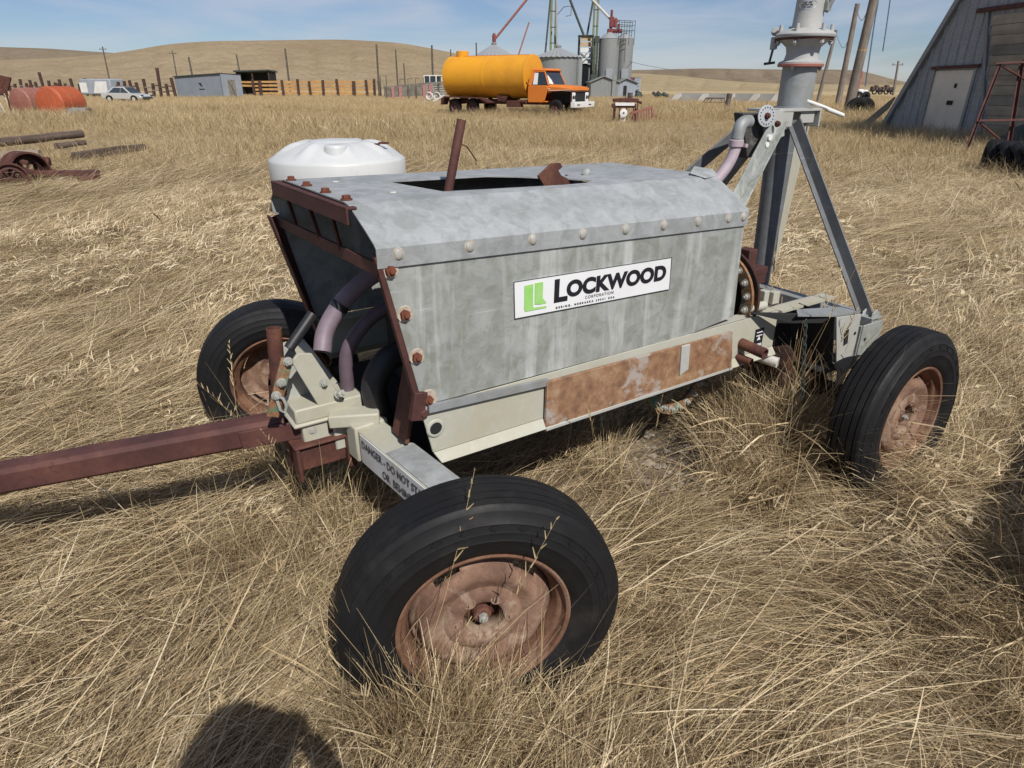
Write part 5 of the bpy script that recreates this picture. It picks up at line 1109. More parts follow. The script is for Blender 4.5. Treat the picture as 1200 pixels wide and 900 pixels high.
z0, z1 = at(740, 97, 101).z, at(740, 88, 101).z
m = MB(); m.prism([(-.6, 0, z0 + .3), (.6, 0, z0), (.7, 0, z1 - .5), (-.6, 0, z1)], (0, 1.0, 0)); m.build('bin_box', MT['bin_red'], rb_, bevel=.03)
m = MB(); m.box((0, .5, z0/2), (.3, .3, z0)); m.build('bin_leg', MT['dark_steel'], rb_)
o = at(745.5, 111, 99); wb = thing('vent_box', 'pale upright metal box at the right end of the corrugated annex', 'box', (o.x, o.y, 0), 0)
z1 = at(745, 91, 99).z; m = MB(); m.box((0, 0, z1/2), (.85, .9, z1)); m.box((0, 0, z1 + .04), (1.0, 1.05, .08)); m.build('vent_body', MT['shed_light'], wb, bevel=.02)
for k_ in range(4): MB().box((0, -.47, z1*.4 + k_*.4), (.6, .04, .06)).build('louvre', MT['galv_dark'], wb)
# far scatter right of the sheds
for i, (x, y, lab) in enumerate(((751, 110.5, 'small dark heap of scrap right of the pale metal box'), (773, 111, 'tiny black scrap heap alone in the pale far grass'))):
    o = at(x, y, 92); t_ = thing('scrap_heap', lab, 'scrap', (o.x, o.y, 0), 0)
    m = MB()
    for q in range(6): m.box((rnd.uniform(-.8, .8), rnd.uniform(-.3, .3), rnd.uniform(.2, .6)), (.7, .4, .35), Euler((rnd.random(), rnd.random(), rnd.random())))
    m.build('scrap_pieces', MT['dark_steel'], t_, bevel=.03)

# ------------------------------------------------------------------ middle right: implement, harrow, posts, retaining wall
o = gnd(732, 142); sd_ = thing('seed_drill', 'rusty whitish seed drill frame standing in the grass right of the truck', 'implement', (o.x, o.y, 0), R(-6)); sd_.scale = (.85, .85, .9)
m = MB(); m.box((0, 0, .98), (1.3, .35, .16)); m.box((-.1, 0, .72), (1.3, .3, .18))
for x in (-.62, -.3, .05, .42, .62): m.box((x, -.1, .45), (.06, .1, .9))
m.tube([(-.7, .1, .98), (.2, .1, 1.05), (.85, .1, .85)], .07, 8); m.build('drill_frame', MT['rust'], sd_, bevel=.02)
m = MB(); m.box((-.05, -.19, .80), (1.0, .04, .14)); m.lathe([(.2, 0), (.2, .08), (.05, .1)], o=(-.1, -.3, .4), ax=(0, -1, 0), n=20); m.box((-.12, -.2, .2), (.3, .1, .5)); m.build('pale_panel', MT['white'], sd_)
for x in (-.55, .55): MB().lathe([(.30, -.04), (.33, 0), (.30, .04), (.26, 0)], o=(x, .25, .3), ax=(1, 0, 0), n=24).build('drill_wheel', MT['rust_maroon'], sd_)
o = gnd(752, 143); hr = thing('harrow', 'small bright red harrow section in the grass right of the whitish seed drill', 'implement', (o.x, o.y, 0), R(10))
m = MB(); m.bar((-.6, 0, .45), (.55, 0, .74), .09, .10); m.bar((-.55, .3, .40), (.6, .3, .66), .09, .08)
for i in range(8):
    x = -.5 + i*.14; m.bar((x, 0, .5 + i*.03), (x + .05, -.04, .10), .045, .045, up=(0, 1, 0))
m.bar((.5, 0, .72), (.62, -.05, .25), .1, .08, up=(0, 1, 0)); m.build('harrow_frame', MT['red_drum'], hr); hr.scale = (.85, .85, .85)
def post(label, px, pyb, pyt, wpx, Y, lean=0):
    o = at(px, pyb, Y); t_ = thing('fence_post', label, 'post', (o.x, o.y, 0), .2); z1 = at(px, pyt, Y).z; w_ = px2m(wpx, Y)
    m = MB(); m.tube([(0, 0, -.2), (lean*.5, 0, z1*.5), (lean, 0, z1)], [w_*.52, w_*.5, w_*.5], 10); m.build('post_trunk', MT['grey_post'], t_)
    m = MB(); m.tube([(lean*.9, 0, z1*.8 - .02*k_) for k_ in (0, 1)], w_*.54, 10); m.build('wire_wrap', MT['rust'], t_)
post('stout dark wooden post standing left of the seed drill behind it', 737.5, 126, 108.5, 6, 44)
post('stout dark leaning wooden post beside the thin metal frame', 851, 128, 109.5, 6, 46, .12)
A0, A1 = at(775, 117, 74), at(925, 121, 68)
rw = thing('retaining_wall', 'long low grey concrete wall with pale slanted buttresses beyond the right grass', 'wall', (A0.x, A0.y, 0), math.atan2(A1.y - A0.y, A1.x - A0.x)); L = (A1 - A0).length
zw = at(850, 109, 71).z
m = MB(); m.prism([(0, 0, -.3), (1.6, 0, zw), (L, 0, zw*.98), (L, 0, -.3)], (0, .3, 0)); m.build('wall_panel', MT['concrete'], rw)
for x in (796, 829, 860, 888, 912):
    f = (x - 775)/150*L; m = MB(); m.prism([(f - .9, -.01, -.2), (f - .25, -.01, zw - .05), (f + .3, -.01, zw - .02), (f + .3, -.01, zw - .35), (f - .2, -.01, -.2)], (0, -.25, 0)); m.build('buttress', MT['concrete_pale'], rw)
o = at(838, 124, 55); mf = thing('pipe_stand', 'low thin metal stock frame standing before the concrete wall', 'frame', (o.x, o.y, 0), 0)
z1 = at(838, 115, 55).z; m = MB(); k = px2m(1, 55)
for y in (0, .9): m.tube([(-k*14, y, 0), (-k*8, y, z1), (k*10, y, z1), (k*12, y, 0)], .04, 6)
m.tube([(-k*13, 0, .3), (k*11, 0, .3)], .04, 6); m.tube([(-k*8, 0, z1), (-k*8, .9, z1)], .04, 6); m.tube([(k*10, 0, z1), (k*10, .9, z1)], .04, 6); m.tube([(-k*10, 0, .0), (-k*4, 0, z1)], .04, 6); m.build('frame_pipes', MT['log'], mf)

# ------------------------------------------------------------------ utility poles
def upole(label, pxb, pyb, pxt, pyt, Y, wpx, arm=0, mt='pole_wood', group=None):
    a = at(pxb, pyb, Y); b = at(pxt, pyt, Y); r = px2m(wpx, Y)/2
    t_ = thing('utility_pole', label, 'utility pole', (a.x, a.y, 0), 0, group)
    d = b - V((a.x, a.y, 0)); k = 6
    m = MB(); m.tube([V((0, 0, -.3))] + [V((d.x*i/k, d.y*i/k, d.z*i/k)) for i in range(1, k+1)], [r*1.12] + [r*(1.1 - .25*i/k) for i in range(1, k+1)], 12); m.build('pole_shaft', MT[mt], t_)
    if arm:
        m = MB(); m.bar((d.x - arm, 0, d.z - .6), (d.x + arm, 0, d.z - .6), .12, .14)
        m.build('crossarm', MT[mt], t_)
        for q in (-arm*.85, arm*.85): MB().lathe([(.05, 0), (.07, .06), (.04, .14), (.06, .2), (.001, .22)], o=(d.x + q, 0, d.z - .53), n=10).build('insulator', MT['glass'], t_)
    return t_
up1 = upole('thickest leaning utility pole with a pale band right of the steel mast', 992, 138, 1033, -40, 38.0, 10.5)
q_ = at(992, 138, 38.0); q1_ = at(1033, -40, 38.0); f_ = (138 - 60)/178; bz = q1_.z*f_ + .1
MB().tube([((q1_.x - q_.x)*f_, 0, bz), ((q1_.x - q_.x)*f_ + .012, 0, bz + .10)], .232, 14).build('pole_band', MT['plank'], up1)
upole('second utility pole just left of the thickest one', 981, 126, 1005, 4, 56, 6.2)
upole('thin utility pole third from the right in the row by the mast', 957, 124, 980, 35, 60, 4)
upole('short dark pole close behind the steel mast', 944, 124, 953, 80, 62, 3.6, mt='grey_post')
upole('far thin power pole with a crossarm left of the sloped steel building', 1046, 114, 1053, 71, 120, 2.6, arm=.9)
for i, (xb, yb, xt, yt, Y, w_, arm) in enumerate(((126, 84, 120, 55, 190, 1.6, .9), (206, 86, 202, 60, 180, 1.4, .9), (225, 85, 221, 67, 120, 2.2, 0), (281, 83, 277, 64, 125, 1.8, 0), (339, 98, 334, 57, 120, 2.2, 0), (444, 104, 441, 52, 95, 2.2, 0), (466, 98, 463.5, 58, 115, 1.8, 0), (475, 100, 473, 74, 112, 1.5, 0), (507, 92, 506, 53, 110, 2.4, 0), (528.5, 80, 528, 58, 110, 1.6, 0), (558.5, 75, 558, 50, 104, 1.8, 0))):
    labs = ['tiny far power pole above the white trailer on the left hill', 'tiny far power pole left of the grey shed on the hill', 'dark pole standing up behind the left end of the grey shed', 'dark pole at the junction of the grey shed and the open shed', 'tall dark pole behind the left part of the pine board fence', 'tall dark pole at the right end of the pine board fence', 'thin tall pole just right of the gate frame', 'short thin pole behind the left half of the stock rack', 'tall thin pole rising by the white truck cab', 'thin pole rising behind the hatch of the amber tank', 'thin pole touching the left side of the left grain bin']
    upole(labs[i], xb, yb, xt, yt, Y, w_, arm, mt='grey_post')
def cable(label, pts, r, mt='blue_wire'):
    a = pts[0]; o = thing('cable', label, 'cable', (a.x, a.y, 0), 0); MB().tube(smooth_path([p - V((a.x, a.y, 0)) for p in pts], 6), r, 6).build('cable_strand', MT[mt], o)
cable('longer slack cable hanging down just right of the thickest pole', [at(1014, 101, 40), at(1020, 60, 40), at(1025, 25, 40), at(1029, 2, 40), at(1032, -25, 40)], .035)
cable('shorter slack cable end hanging between the thickest pole and the sloped building', [at(1034.5, 60, 41), at(1039, 30, 41), at(1044, -6, 41), at(1048, -30, 41)], .032)
cable('thin sagging wire between the second pole and the thickest pole', [at(1002, 6, 54), at(1008, 22, 50), at(1013, 20, 46), at(1023, -8, 40)], .02)
cable('thin sagging wire between the third pole and the second pole', [at(979, 38, 60), at(988, 56, 58), at(996, 40, 57), at(1003, 8, 56)], .02)
cable('thin power line sagging right from the twin silos', [at(738, 72, 98), at(760, 77, 110), at(800, 84, 125)], .03)
o = gnd(1000, 139); tb_ = thing('tractor_tyre', 'pair of black tractor tyres lying at the foot of the thickest pole', 'tyre', (o.x, o.y, 0), .4)
for i, x in enumerate((.1, .75)): MB().lathe([(.25, -.16), (.33, -.2), (.50, -.17), (.54, 0), (.50, .17), (.33, .2), (.25, .16)], o=(x, .2*i, .45), ax=(.5, 1, .1), n=30).build('tyre', MT['rubber'], tb_)
# far machinery behind the poles
o = at(1003, 112, 80); fm = thing('farm_truck', 'far white and red farm machine between the utility poles', 'machine', (o.x, o.y, 0), 0)
k = px2m(1, 80)
m = MB(); m.box((k*2, 0, .55), (k*6, 1.4, 1.1)); m.box((k*8, 0, .8), (k*5, 1.2, .5)); m.build('machine_body', MT['white'], fm, bevel=.1)
m = MB(); m.box((k*1.5, .2, 1.6), (k*2, .8, 1.2)); m.tube([(k*2, 0, 1), (k*2.6, 0, 2.9)], .12, 8); m.build('machine_mast', MT['gasket'], fm)
for x in (-.2, 8): MB().lathe([(.2, -.15), (.45, -.15), (.5, 0), (.45, .15), (.001, .1)], ax=(0, 1, 0), n=18).build('wheel', MT['rubber'], fm, loc=(k*x, -.7, .4))
o = at(1032, 106, 130); fr_ = thing('hay_rake', 'low yellow brown row of far implements behind the poles near the sloped building', 'implement', (o.x, o.y, 0), 0)
m = MB(); k = px2m(1, 130)
for i in range(7): m.box((k*(-10 + i*4), 0, .9 + .2*math.sin(i*2)), (k*3.2, 1, .9))
m.build('implement_row', MT['log'], fr_, bevel=.1)
for i in range(4): MB().lathe([(.3, -.1), (.5, 0), (.3, .1)], ax=(0, 1, 0), n=14).build('wheel', MT['rubber'], fr_, loc=(k*(-9 + i*7), -.6, .45))

# ------------------------------------------------------------------ sloped corrugated building on the right
a = gnd(1030, 154); b = gnd(1215, 172); ang = math.atan2(b.y - a.y, b.x - a.x)
bl = thing('sloped_building', 'tall steep sided ribbed grey steel building with a pale door at the right edge', 'building', (a.x, a.y, 0), ang)
ux_ = V((math.cos(ang), math.sin(ang), 0)); nrm = V((math.sin(ang), -math.cos(ang), 0))
def onwall(px, py):
    d = ray(px, py); o = V((a.x, a.y, 0)) - V((0, 0, CAM_H)); t_ = o.dot(nrm)/d.dot(nrm); P = V((0, 0, CAM_H)) + d*t_ - V((a.x, a.y, 0)); return P.dot(ux_), P.z
pk = onwall(1126, -4); x1_, z1_ = onwall(1135, -30)
sl_ = pk[1]/pk[0]; HB = 8.4; xr = HB/sl_
gap = [onwall(1157, 165), onwall(1166, 9)]
prof = [(0, -.3), (xr, HB), (xr + 8, HB + 1.5), (xr + 8, -.3)]
m = MB(); m.prism([(x, 0, z) for x, z in prof], (0, .10, 0)); wl = m.build('front_wall', MT['barn_galv'], bl)
zl = lambda x: min(x*sl_, HB)
m = MB(); x = .33
dl_, dr_ = onwall(1079, 154)[0], onwall(1131, 157)[0]; dzt = onwall(1090, 81)[1]
gx0 = onwall(1160, 160)[0]; gx1 = onwall(1164, 12)[0]; gzt = onwall(1170, 12)[1]
while x < 9:
    z0_ = -.3 if not (dl_ - .05 < x < dr_ - .25) else dzt + .1
    if x > gx0 - .2: z0_ = gzt + .12
    if zl(x) - z0_ > .15: m.prism([(x - .045, -.001, z0_), (x + .045, -.001, z0_), (x + .02, -.035, z0_), (x - .02, -.035, z0_)], (0, 0, zl(x) - z0_ - .06))
    x += .345
m.build('wall_ribs', MT['barn_galv'], wl)
m = MB(); m.bar((-.05, -.06, -.35), (xr, -.06, HB), .16, .16, up=(0, -1, 0)); m.build('verge_trim', MT['galv_dark'], bl)
m = MB(); m.prism([(-.1, .12, -.3), (xr, .12, HB), (xr, .12, HB - .15), (.08, .12, -.3)], (0, 14, 0)); m.build('roof', MT['galv_far'], bl)
m = MB(); m.prism([(dl_, -.02, -.2), (dr_ - .28, -.02, -.2), (dr_ - .24, -.02, dzt - .05), (dl_ + .05, -.02, dzt - .05)], (0, .02, 0)); dd_ = m.build('door', MT['door_pale'], bl)
m = MB(); m.bar((dl_ - .02, -.05, -.2), (dl_ + .02, -.05, dzt), .08, .05, up=(0, 1, 0)); m.bar((dr_ - .22, -.05, -.2), (dr_ - .18, -.05, dzt), .09, .05, up=(0, 1, 0)); m.build('door_frame', MT['galv_dark'], dd_)
MB().bar((dl_ - .1, -.08, dzt + .03), (dr_ - .05, -.08, dzt + .06), .05, .09).build('door_lintel', MT['rust_maroon'], bl)
hx, hz = onwall(1114, 120); m = MB(); m.box((hx, -.035, hz), (.22, .03, .12)); m.build('door_handle', MT['black'], dd_)
hx, hz = onwall(1121, 100); MB().box((hx, -.035, hz), (.07, .03, .12)).build('door_hinge', MT['black'], dd_)
gz = np.linspace(-.3, gzt - .1, 15)
for i in range(14):
    z0_, z1_ = gz[i], gz[i+1] - .012; f0 = gx0 + (gx1 - gx0)*(z0_+.3)/(gzt+.3)
    m = MB(); m.box(((f0 + xr + 7.5)/2, -.03 - .004*(i % 2), (z0_ + z1_)/2), (xr + 7.5 - f0, .04, z1_ - z0_)); m.build('door_board', MT['barn_board'] if i % 5 else MT['grey_board'], bl)
MB().bar((gx0 - .15, -.05, -.3), (gx1 - .12, -.05, gzt), .09, .06, up=(0, 1, 0)).build('door_jamb', MT['galv_far'], bl)
MB().bar((gx1 - .5, -.08, gzt + .05), (xr + 6, -.08, gzt + .1), .06, .12).build('door_track', MT['rust_maroon'], bl)
g0 = gnd(1133, 158); z1 = at(1139, 101, g0.y - .5).z
br = thing('steel_post', 'rust orange upright guard post beside the big boarded door', 'post', (g0.x - .2, g0.y - .6, 0), 0)
m = MB(); m.tube([(0, 0, -.1), (0, 0, z1)], .11, 16); m.lathe([(.12, z1 - .02), (.12, z1 + .03), (.001, z1 + .035)], n=16); m.build('post_shaft', MT['rust_bright'], br)
o = gnd(1034, 150); dk = thing('sheet_scrap', 'dark bent sheet leaning on the low corner of the sloped building', 'scrap', (o.x + .25, o.y + .9, 0), R(10)); dk.scale = (.75, .75, .85)
m = MB(); m.prism([(-.9, 0, .05), (.6, 0, 1.15), (.75, 0, 1.25), (.5, 0, .8), (-.5, 0, .0)], (.1, .25, .05)); m.build('sheet', MT['black'], dk, bevel=.02)
# rusty steel stand and row of tyres
P = lambda px, py, Y: at(px, py, Y)
st_ = thing('steel_stand', 'rusty angle iron trestle stand near the row of tyres at the right edge', 'stand', gnd(1128, 185).xy.to_3d(), 0)
so_ = V((st_.location.x, st_.location.y, 0)); Y0 = so_.y; Y1 = Y0 + .9
pt = {'a0': P(1128, 185, Y0), 'a1': P(1172, 74, Y0 + .35), 'b0': P(1180, 178, Y0 + .25), 'b1': P(1197, 70, Y0 + .5), 'c0': P(1262, 190, Y0), 'c1': P(1228, 74, Y0 + .35)}
m = MB()
def ab(p, q, w_=.055): m.angle(p - so_, q - so_, w_, w_, .01, up=(0, -1, .2))
ab(pt['a0'], pt['a1']); ab(pt['b0'], pt['b1'], .07); ab(pt['c0'], pt['c1'])
m.build('stand_leg', MT['rust_maroon'], st_)
for q0, q1 in ((pt['a1'] - V((.1, 0, 0)), P(1250, 70, Y0 + .45)), (P(1145, 141, Y0 + .13), P(1250, 139, Y0 + .2)), (P(1173, 76, Y0 + .35), P(1200, 92, Y0 + .45)), (P(1148, 143, Y0 + .12), P(1178, 168, Y0 + .2)), (P(1192, 92, Y0 + .45), P(1215, 76, Y0 + .5))):
    m = MB(); m.angle(q0 - so_, q1 - so_, .05, .05, .01, up=(0, -1, .2)); m.build('stand_brace', MT['rust_maroon'], st_)
for i in range(5):
    o = gnd(1158 + i*15, 206 + i*3.2); r_ = .33
    t_ = thing('old_tyre', ['worn black tyre at the left end of the row of tyres by the right edge', 'second black tyre from the left in the row by the right edge', 'third black tyre from the left in the row by the right edge', 'fourth black tyre in the row cut by the right edge', 'last black tyre of the row beyond the right edge'][i], 'tyre', (o.x, o.y, .26), R(-20 + i*4), 'row of old tyres at the right edge')
    t_.rotation_euler = (R(8), R(-4*i), R(-28 + i*5)); t_.scale = (1.15,)*3
    MB().lathe([(.19, -.09), (.22, -.12), (.28, -.125), (.315, -.10), (.325, -.07), (.318, -.06), (.328, -.03), (.320, -.01), (.328, .03), (.318, .06), (.325, .07), (.315, .10), (.28, .125), (.22, .12), (.19, .09)], ax=(1, 0, 0), n=44).build('tyre_casing', MT['rubber'], t_, sharp=40)
    MB().lathe([(.19, -.088), (.17, -.05), (.17, .05), (.19, .088)], ax=(1, 0, 0), n=40).build('inner_liner', MT['black'], t_)
o = gnd(1205, 172); hp3 = thing('dark_tarp', 'dark grey heap of covered scrap behind the row of tyres', 'heap', (o.x, o.y, 0), 0)
m = MB(); rg = []
for f in np.linspace(0, 1, 6): rg.append([V(((.9 - .75*f)*math.cos(t)*(1 + .12*math.sin(3*t + f*4)), (.6 - .5*f)*math.sin(t)*(1 + .1*math.cos(5*t)), .62*math.sin(f*1.5))) for t in np.linspace(0, 2*math.pi, 24, endpoint=False)])
m.loft(rg); m.build('tarp_sheet', MT['dark_steel'], hp3)
# ------------------------------------------------------------------ stones
o = gnd(757, 586); ws_ = None
def stone(label, px, py, r, mt, seed):
    g = gnd(px, py); q = random.Random(seed); bm = bmesh.new(); bmesh.ops.create_icosphere(bm, subdivisions=2, radius=r)
    for v in bm.verts: v.co *= 1 + .18*math.sin(v.co.x/r*2.3 + seed) * math.cos(v.co.y/r*2.9 + seed*2); v.co.z *= .7
    me = bpy.data.meshes.new('stone'); bm.to_mesh(me); bm.free()
    for p in me.polygons: p.use_smooth = True
    me.materials.append(MT[mt]); ob = bpy.data.objects.new('stone', me); COL.objects.link(ob); ob.location = (g.x, g.y, float(gh(np.array(g.x), np.array(g.y))) + r*.45); ob.rotation_euler = (0, 0, seed)
    return tag(ob, label, 'stone')
stone('small pale stone lying on the grass between the front wheel and the grass clump', 757, 587, .024, 'stone_pale', 3)
stone('small pale stone beside the photographer shadow at the bottom edge', 385, 851, .016, 'stone_pale', 5)
stone('brown stone at the lower edge of the bare earth under the cart', 750, 563, .026, 'stone', 8)
m = MB(); q = random.Random(4)
for i in range(210):
    x = q.gauss(.66, .18); y = q.gauss(2.55, .22); r = abs(q.gauss(.008, .008)) + .004; z = float(gh(np.array(x), np.array(y)))
    vs_ = [V((x, y, z + r*.4)) + V((sx*r*q.uniform(.7, 1.2), sy*r*q.uniform(.7, 1.2), sz*r*q.uniform(.5, .9))) for sx, sy, sz in ((1, 0, 0), (-1, 0, 0), (0, 1, 0), (0, -1, 0), (0, 0, 1), (0, 0, -1))]
    m.add(vs_, [(0, 2, 4), (2, 1, 4), (1, 3, 4), (3, 0, 4), (2, 0, 5), (1, 2, 5), (3, 1, 5), (0, 3, 5)])
tag(m.build('gravel', MT['stone'], None), 'loose brown gravel and clods on the bare earth under the cart', 'gravel', kind='stuff')

# ------------------------------------------------------------------ what casts the two shadows: the photographer and an added unseen box
ps = thing('person', 'person in dark clothes holding up both hands above the shadow at the bottom edge', 'person', (-.02, -.31, 0), 0)
me = bpy.data.meshes.new('body'); 
J = {'pel': (0, 0, .93), 'sp': (0, .0, 1.12), 'ch': (0, .0, 1.32), 'nk': (0, .02, 1.46), 'hd': (0, .05, 1.57), 'ht': (0, .05, 1.66)}
for s, n_ in ((-1, 'l'), (1, 'r')):
    J.update({n_+'hip': (s*.10, 0, .90), n_+'kn': (s*.13, .03, .50), n_+'an': (s*.15, -.02, .09), n_+'to': (s*.17, .14, .04), n_+'sh': (s*.19, 0, 1.38), n_+'el': (s*.31, .04, 1.17), n_+'wr': (s*.13, .19, 1.40), n_+'ha': (s*.085, .215, 1.455)})
E_ = [('pel', 'sp'), ('sp', 'ch'), ('ch', 'nk'), ('nk', 'hd'), ('hd', 'ht')]
for n_ in 'lr': E_ += [('pel', n_+'hip'), (n_+'hip', n_+'kn'), (n_+'kn', n_+'an'), (n_+'an', n_+'to'), ('ch', n_+'sh'), (n_+'sh', n_+'el'), (n_+'el', n_+'wr'), (n_+'wr', n_+'ha')]
RD = {'pel': .15, 'sp': .14, 'ch': .16, 'nk': .06, 'hd': .095, 'ht': .075, 'hip': .10, 'kn': .065, 'an': .05, 'to': .04, 'sh': .075, 'el': .05, 'wr': .035, 'ha': .035}
ks = list(J); me.from_pydata([J[k] for k in ks], [(ks.index(a_), ks.index(b_)) for a_, b_ in E_], [])
bd_ = bpy.data.objects.new('body', me); COL.objects.link(bd_); bd_.parent = ps
sk = bd_.modifiers.new('s', 'SKIN')
for i, k_ in enumerate(ks):
    r_ = RD.get(k_, RD.get(k_[1:], .08)); me.skin_vertices[0].data[i].radius = (r_, r_*.8)
me.skin_vertices[0].data[0].use_root = True
bd_.modifiers.new('ss', 'SUBSURF').levels = 2; bd_.modifiers['ss'].render_levels = 2; me.materials.append(MT['denim'])
mh = MB(); mh.lathe([(.001, .115), (.07, .10), (.105, .04), (.11, -.02), (.10, -.05)], o=(0, .04, 1.59), n=24); mh.lathe([(.105, 0), (.13, -.005), (.128, -.012), (.10, -.008)], o=(0, .06, 1.585), n=24); mh.build('cap', MT['denim'], ps)
for s in (-1, 1):
    fm_ = MB()
    for k_ in range(4):
        x = s*(.085 - .0); z = 1.43 + k_*.019; fm_.tube([(s*.09, .215, z), (s*.075, .235, z + .004), (s*.05, .24, z + .006), (s*.036, .232, z + .006)], [.0095, .009, .0085, .007], 8)
    fm_.tube([(s*.085, .205, 1.43), (s*.07, .19, 1.455), (s*.045, .195, 1.465)], [.011, .010, .008], 8); fm_.build('fingers', MT['skin'], ps)
bn = thing('shadow_caster', 'unseen rusty ribbed box added just outside the right edge to cast the shadow there', 'bin', (1.79, .70, 0), R(45))  # unseen box of made-up kind, added to cast the right edge shadow
m = MB(); LX, LY, HZ = 2.4, 1.2, 1.2
for a_, b_ in (((0, 0), (LX, 0)), ((LX, 0), (LX, -LY)), ((LX, -LY), (0, -LY)), ((0, -LY), (0, 0))):
    m.bar((a_[0], a_[1], .6), (b_[0], b_[1], .6), .02, HZ - .05)
m.box((LX/2, -LY/2, .06), (LX, LY, .04)); m.build('caster_walls', MT['rust_bright'], bn)
m = MB(); m.box((LX/2, -LY/2, HZ - .015), (LX + .04, LY + .04, .035)); m.build('caster_lid', MT['grey_paint'], bn, bevel=.01)
m = MB()
for i in range(7): m.box((.1 + i*.365, .025, .58), (.05, .03, HZ - .1)); m.box((.1 + i*.365, -LY - .025, .58), (.05, .03, HZ - .1))
m.build('caster_ribs', MT['rust_bright'], bn)
# ------------------------------------------------------------------ dry grass (stuff): instanced tufts of real blades
RG = np.random.default_rng(5)
def grass_mat(name, stops, pale=.25, trans=.22):
    t = NT(name); t.n.remove(t.bsdf)
    at_ = t.new('ShaderNodeAttribute', attribute_name='tone'); oi = t.new('ShaderNodeObjectInfo')
    pn = t.noise(.9, 4, .6, 'World'); pf = t.noise(.12, 4, .6, 'World')
    ps_ = t.noise(4.2, 3, .6, 'World')  # clump noise darkens patches, painting in shaded gaps of the mat
    k = t.math('ADD', t.math('MULTIPLY', at_.outputs['Fac'], .72), t.math('MULTIPLY', oi.outputs['Random'], .10))
    k = t.math('ADD', k, t.math('MULTIPLY_ADD', ps_, .62, -.34))
    k = t.math('ADD', k, t.math('MULTIPLY_ADD', pn, .42, -.12)); k = t.math('ADD', k, t.math('MULTIPLY_ADD', pf, .5, -.22))
    c = t.ramp(k, stops)
    d = t.new('ShaderNodeBsdfDiffuse'); tr = t.new('ShaderNodeBsdfTranslucent'); ms = t.new('ShaderNodeMixShader'); ms.inputs[0].default_value = trans
    t.link(c, d.inputs[0]); t.link(c, tr.inputs[0]); t.link(d.outputs[0], ms.inputs[1]); t.link(tr.outputs[0], ms.inputs[2])
    t.link(ms.outputs[0], t.out.inputs[0]); return t.m
STRAW = [(.08, (.095, .066, .044)), (.28, (.235, .172, .098)), (.48, (.465, .352, .202)), (.68, (.61, .48, .295)), (.92, (.78, .66, .46))]  # dark end also carries the shade between blades as colour
GOLD = [(.06, (.17, .115, .055)), (.26, (.33, .24, .125)), (.48, (.485, .372, .205)), (.70, (.575, .455, .265)), (.92, (.69, .57, .38))]
GM1 = grass_mat('matted_straw', STRAW); GM2 = grass_mat('standing_straw', GOLD)
def blades(nb, L, Wd, rad, e0, droop, azs, K=5, seed=0, az0=0., heads=0., floor=.004, tone=(0., 1.), spread_root='disc', curl=.5):
    """one tuft: nb ribbons, returns verts, faces, tone"""
    g = np.random.default_rng(seed); Vs = []; Fs = []; Tn = []; o = 0
    for b in range(nb):
        r = rad*math.sqrt(g.random()); a = g.random()*2*math.pi; x, y, z = r*math.cos(a), r*math.sin(a), 0.
        z = g.random()*floor*2
        az = az0 + g.normal()*azs; el = math.radians(g.uniform(*e0)); dr = math.radians(g.uniform(*droop)); ln = g.uniform(*L); w = g.uniform(*Wd); cu = g.normal()*curl
        roll = g.uniform(-.9, .9); tn = g.uniform(*tone)
        if g.random() < .06: w *= 2.6; tn = min(1, tn + .3)
        head = g.random() < heads
        for k in range(K):
            s = k/(K-1); e = el - dr*s; A = az + cu*s
            if k:
                x += ln/(K-1)*math.cos(e)*math.cos(A); y += ln/(K-1)*math.cos(e)*math.sin(A); z += ln/(K-1)*math.sin(e)
                z = max(z, floor*(.3 + g.random()*2.2))
            ww = w*(1 - .8*s**2)*.5
            if head and s > .7: ww = w*1.7*.5
            if head and k == K-1: ww = w*.3
            sx, sy, sz = -math.sin(A)*math.cos(roll), math.cos(A)*math.cos(roll), math.sin(roll)
            Vs.append((x - sx*ww, y - sy*ww, z - sz*ww)); Vs.append((x + sx*ww, y + sy*ww, z + sz*ww)); Tn += [tn, tn]
        for k in range(K-1): Fs.append((o + 2*k, o + 2*k+1, o + 2*k+3, o + 2*k+2))
        o += 2*K
    return Vs, Fs, Tn
def seed_stalk(h, lean, az, seed, w=.0022):
    g = np.random.default_rng(seed); Vs = []; Fs = []; Tn = []
    def rib(p, q, w0, w1, t):
        p = np.array(p); q = np.array(q); d = q - p
        for sd in ((1, 0, 0), (0, 1, 0)):
            s = np.cross(d, sd); n_ = np.linalg.norm(s); s = s/n_ if n_ > 1e-9 else np.array((0, 0, 1.)); o = len(Vs)
            Vs.extend([tuple(p - s*w0), tuple(p + s*w0), tuple(q + s*w1), tuple(q - s*w1)]); Fs.append((o, o+1, o+2, o+3)); Tn.extend([t]*4)
    P = []
    for k in range(7):
        s = k/6; P.append((h*lean*s*s*math.cos(az), h*lean*s*s*math.sin(az), h*s))
    t = g.uniform(.45, .8)
    for k in range(6): rib(P[k], P[k+1], w*(1-.1*k)*.5, w*(1-.1*(k+1))*.5, t)
    for k in range(9):
        s = .74 + .26*k/8; i = s*6; a = int(min(i, 5)); f = i - a; b = np.array(P[a])*(1-f) + np.array(P[a+1])*f
        an = g.random()*6.28; l = .035*(1.2 - k/9)
        rib(b, b + np.array((math.cos(an)*l*.5, math.sin(an)*l*.5, l)), .0022, .0008, min(1, t + .25))
    return Vs, Fs, Tn
def proto(coll, vft, mat):
    Vs, Fs, Tn = vft; me = bpy.data.meshes.new('tuft'); me.from_pydata(Vs, [], Fs)
    a = me.attributes.new('tone', 'FLOAT', 'POINT'); a.data.foreach_set('value', np.array(Tn, np.float32)); me.materials.append(mat)
    o = bpy.data.objects.new('tuft_%02d' % len(coll.objects), me); coll.objects.link(o)
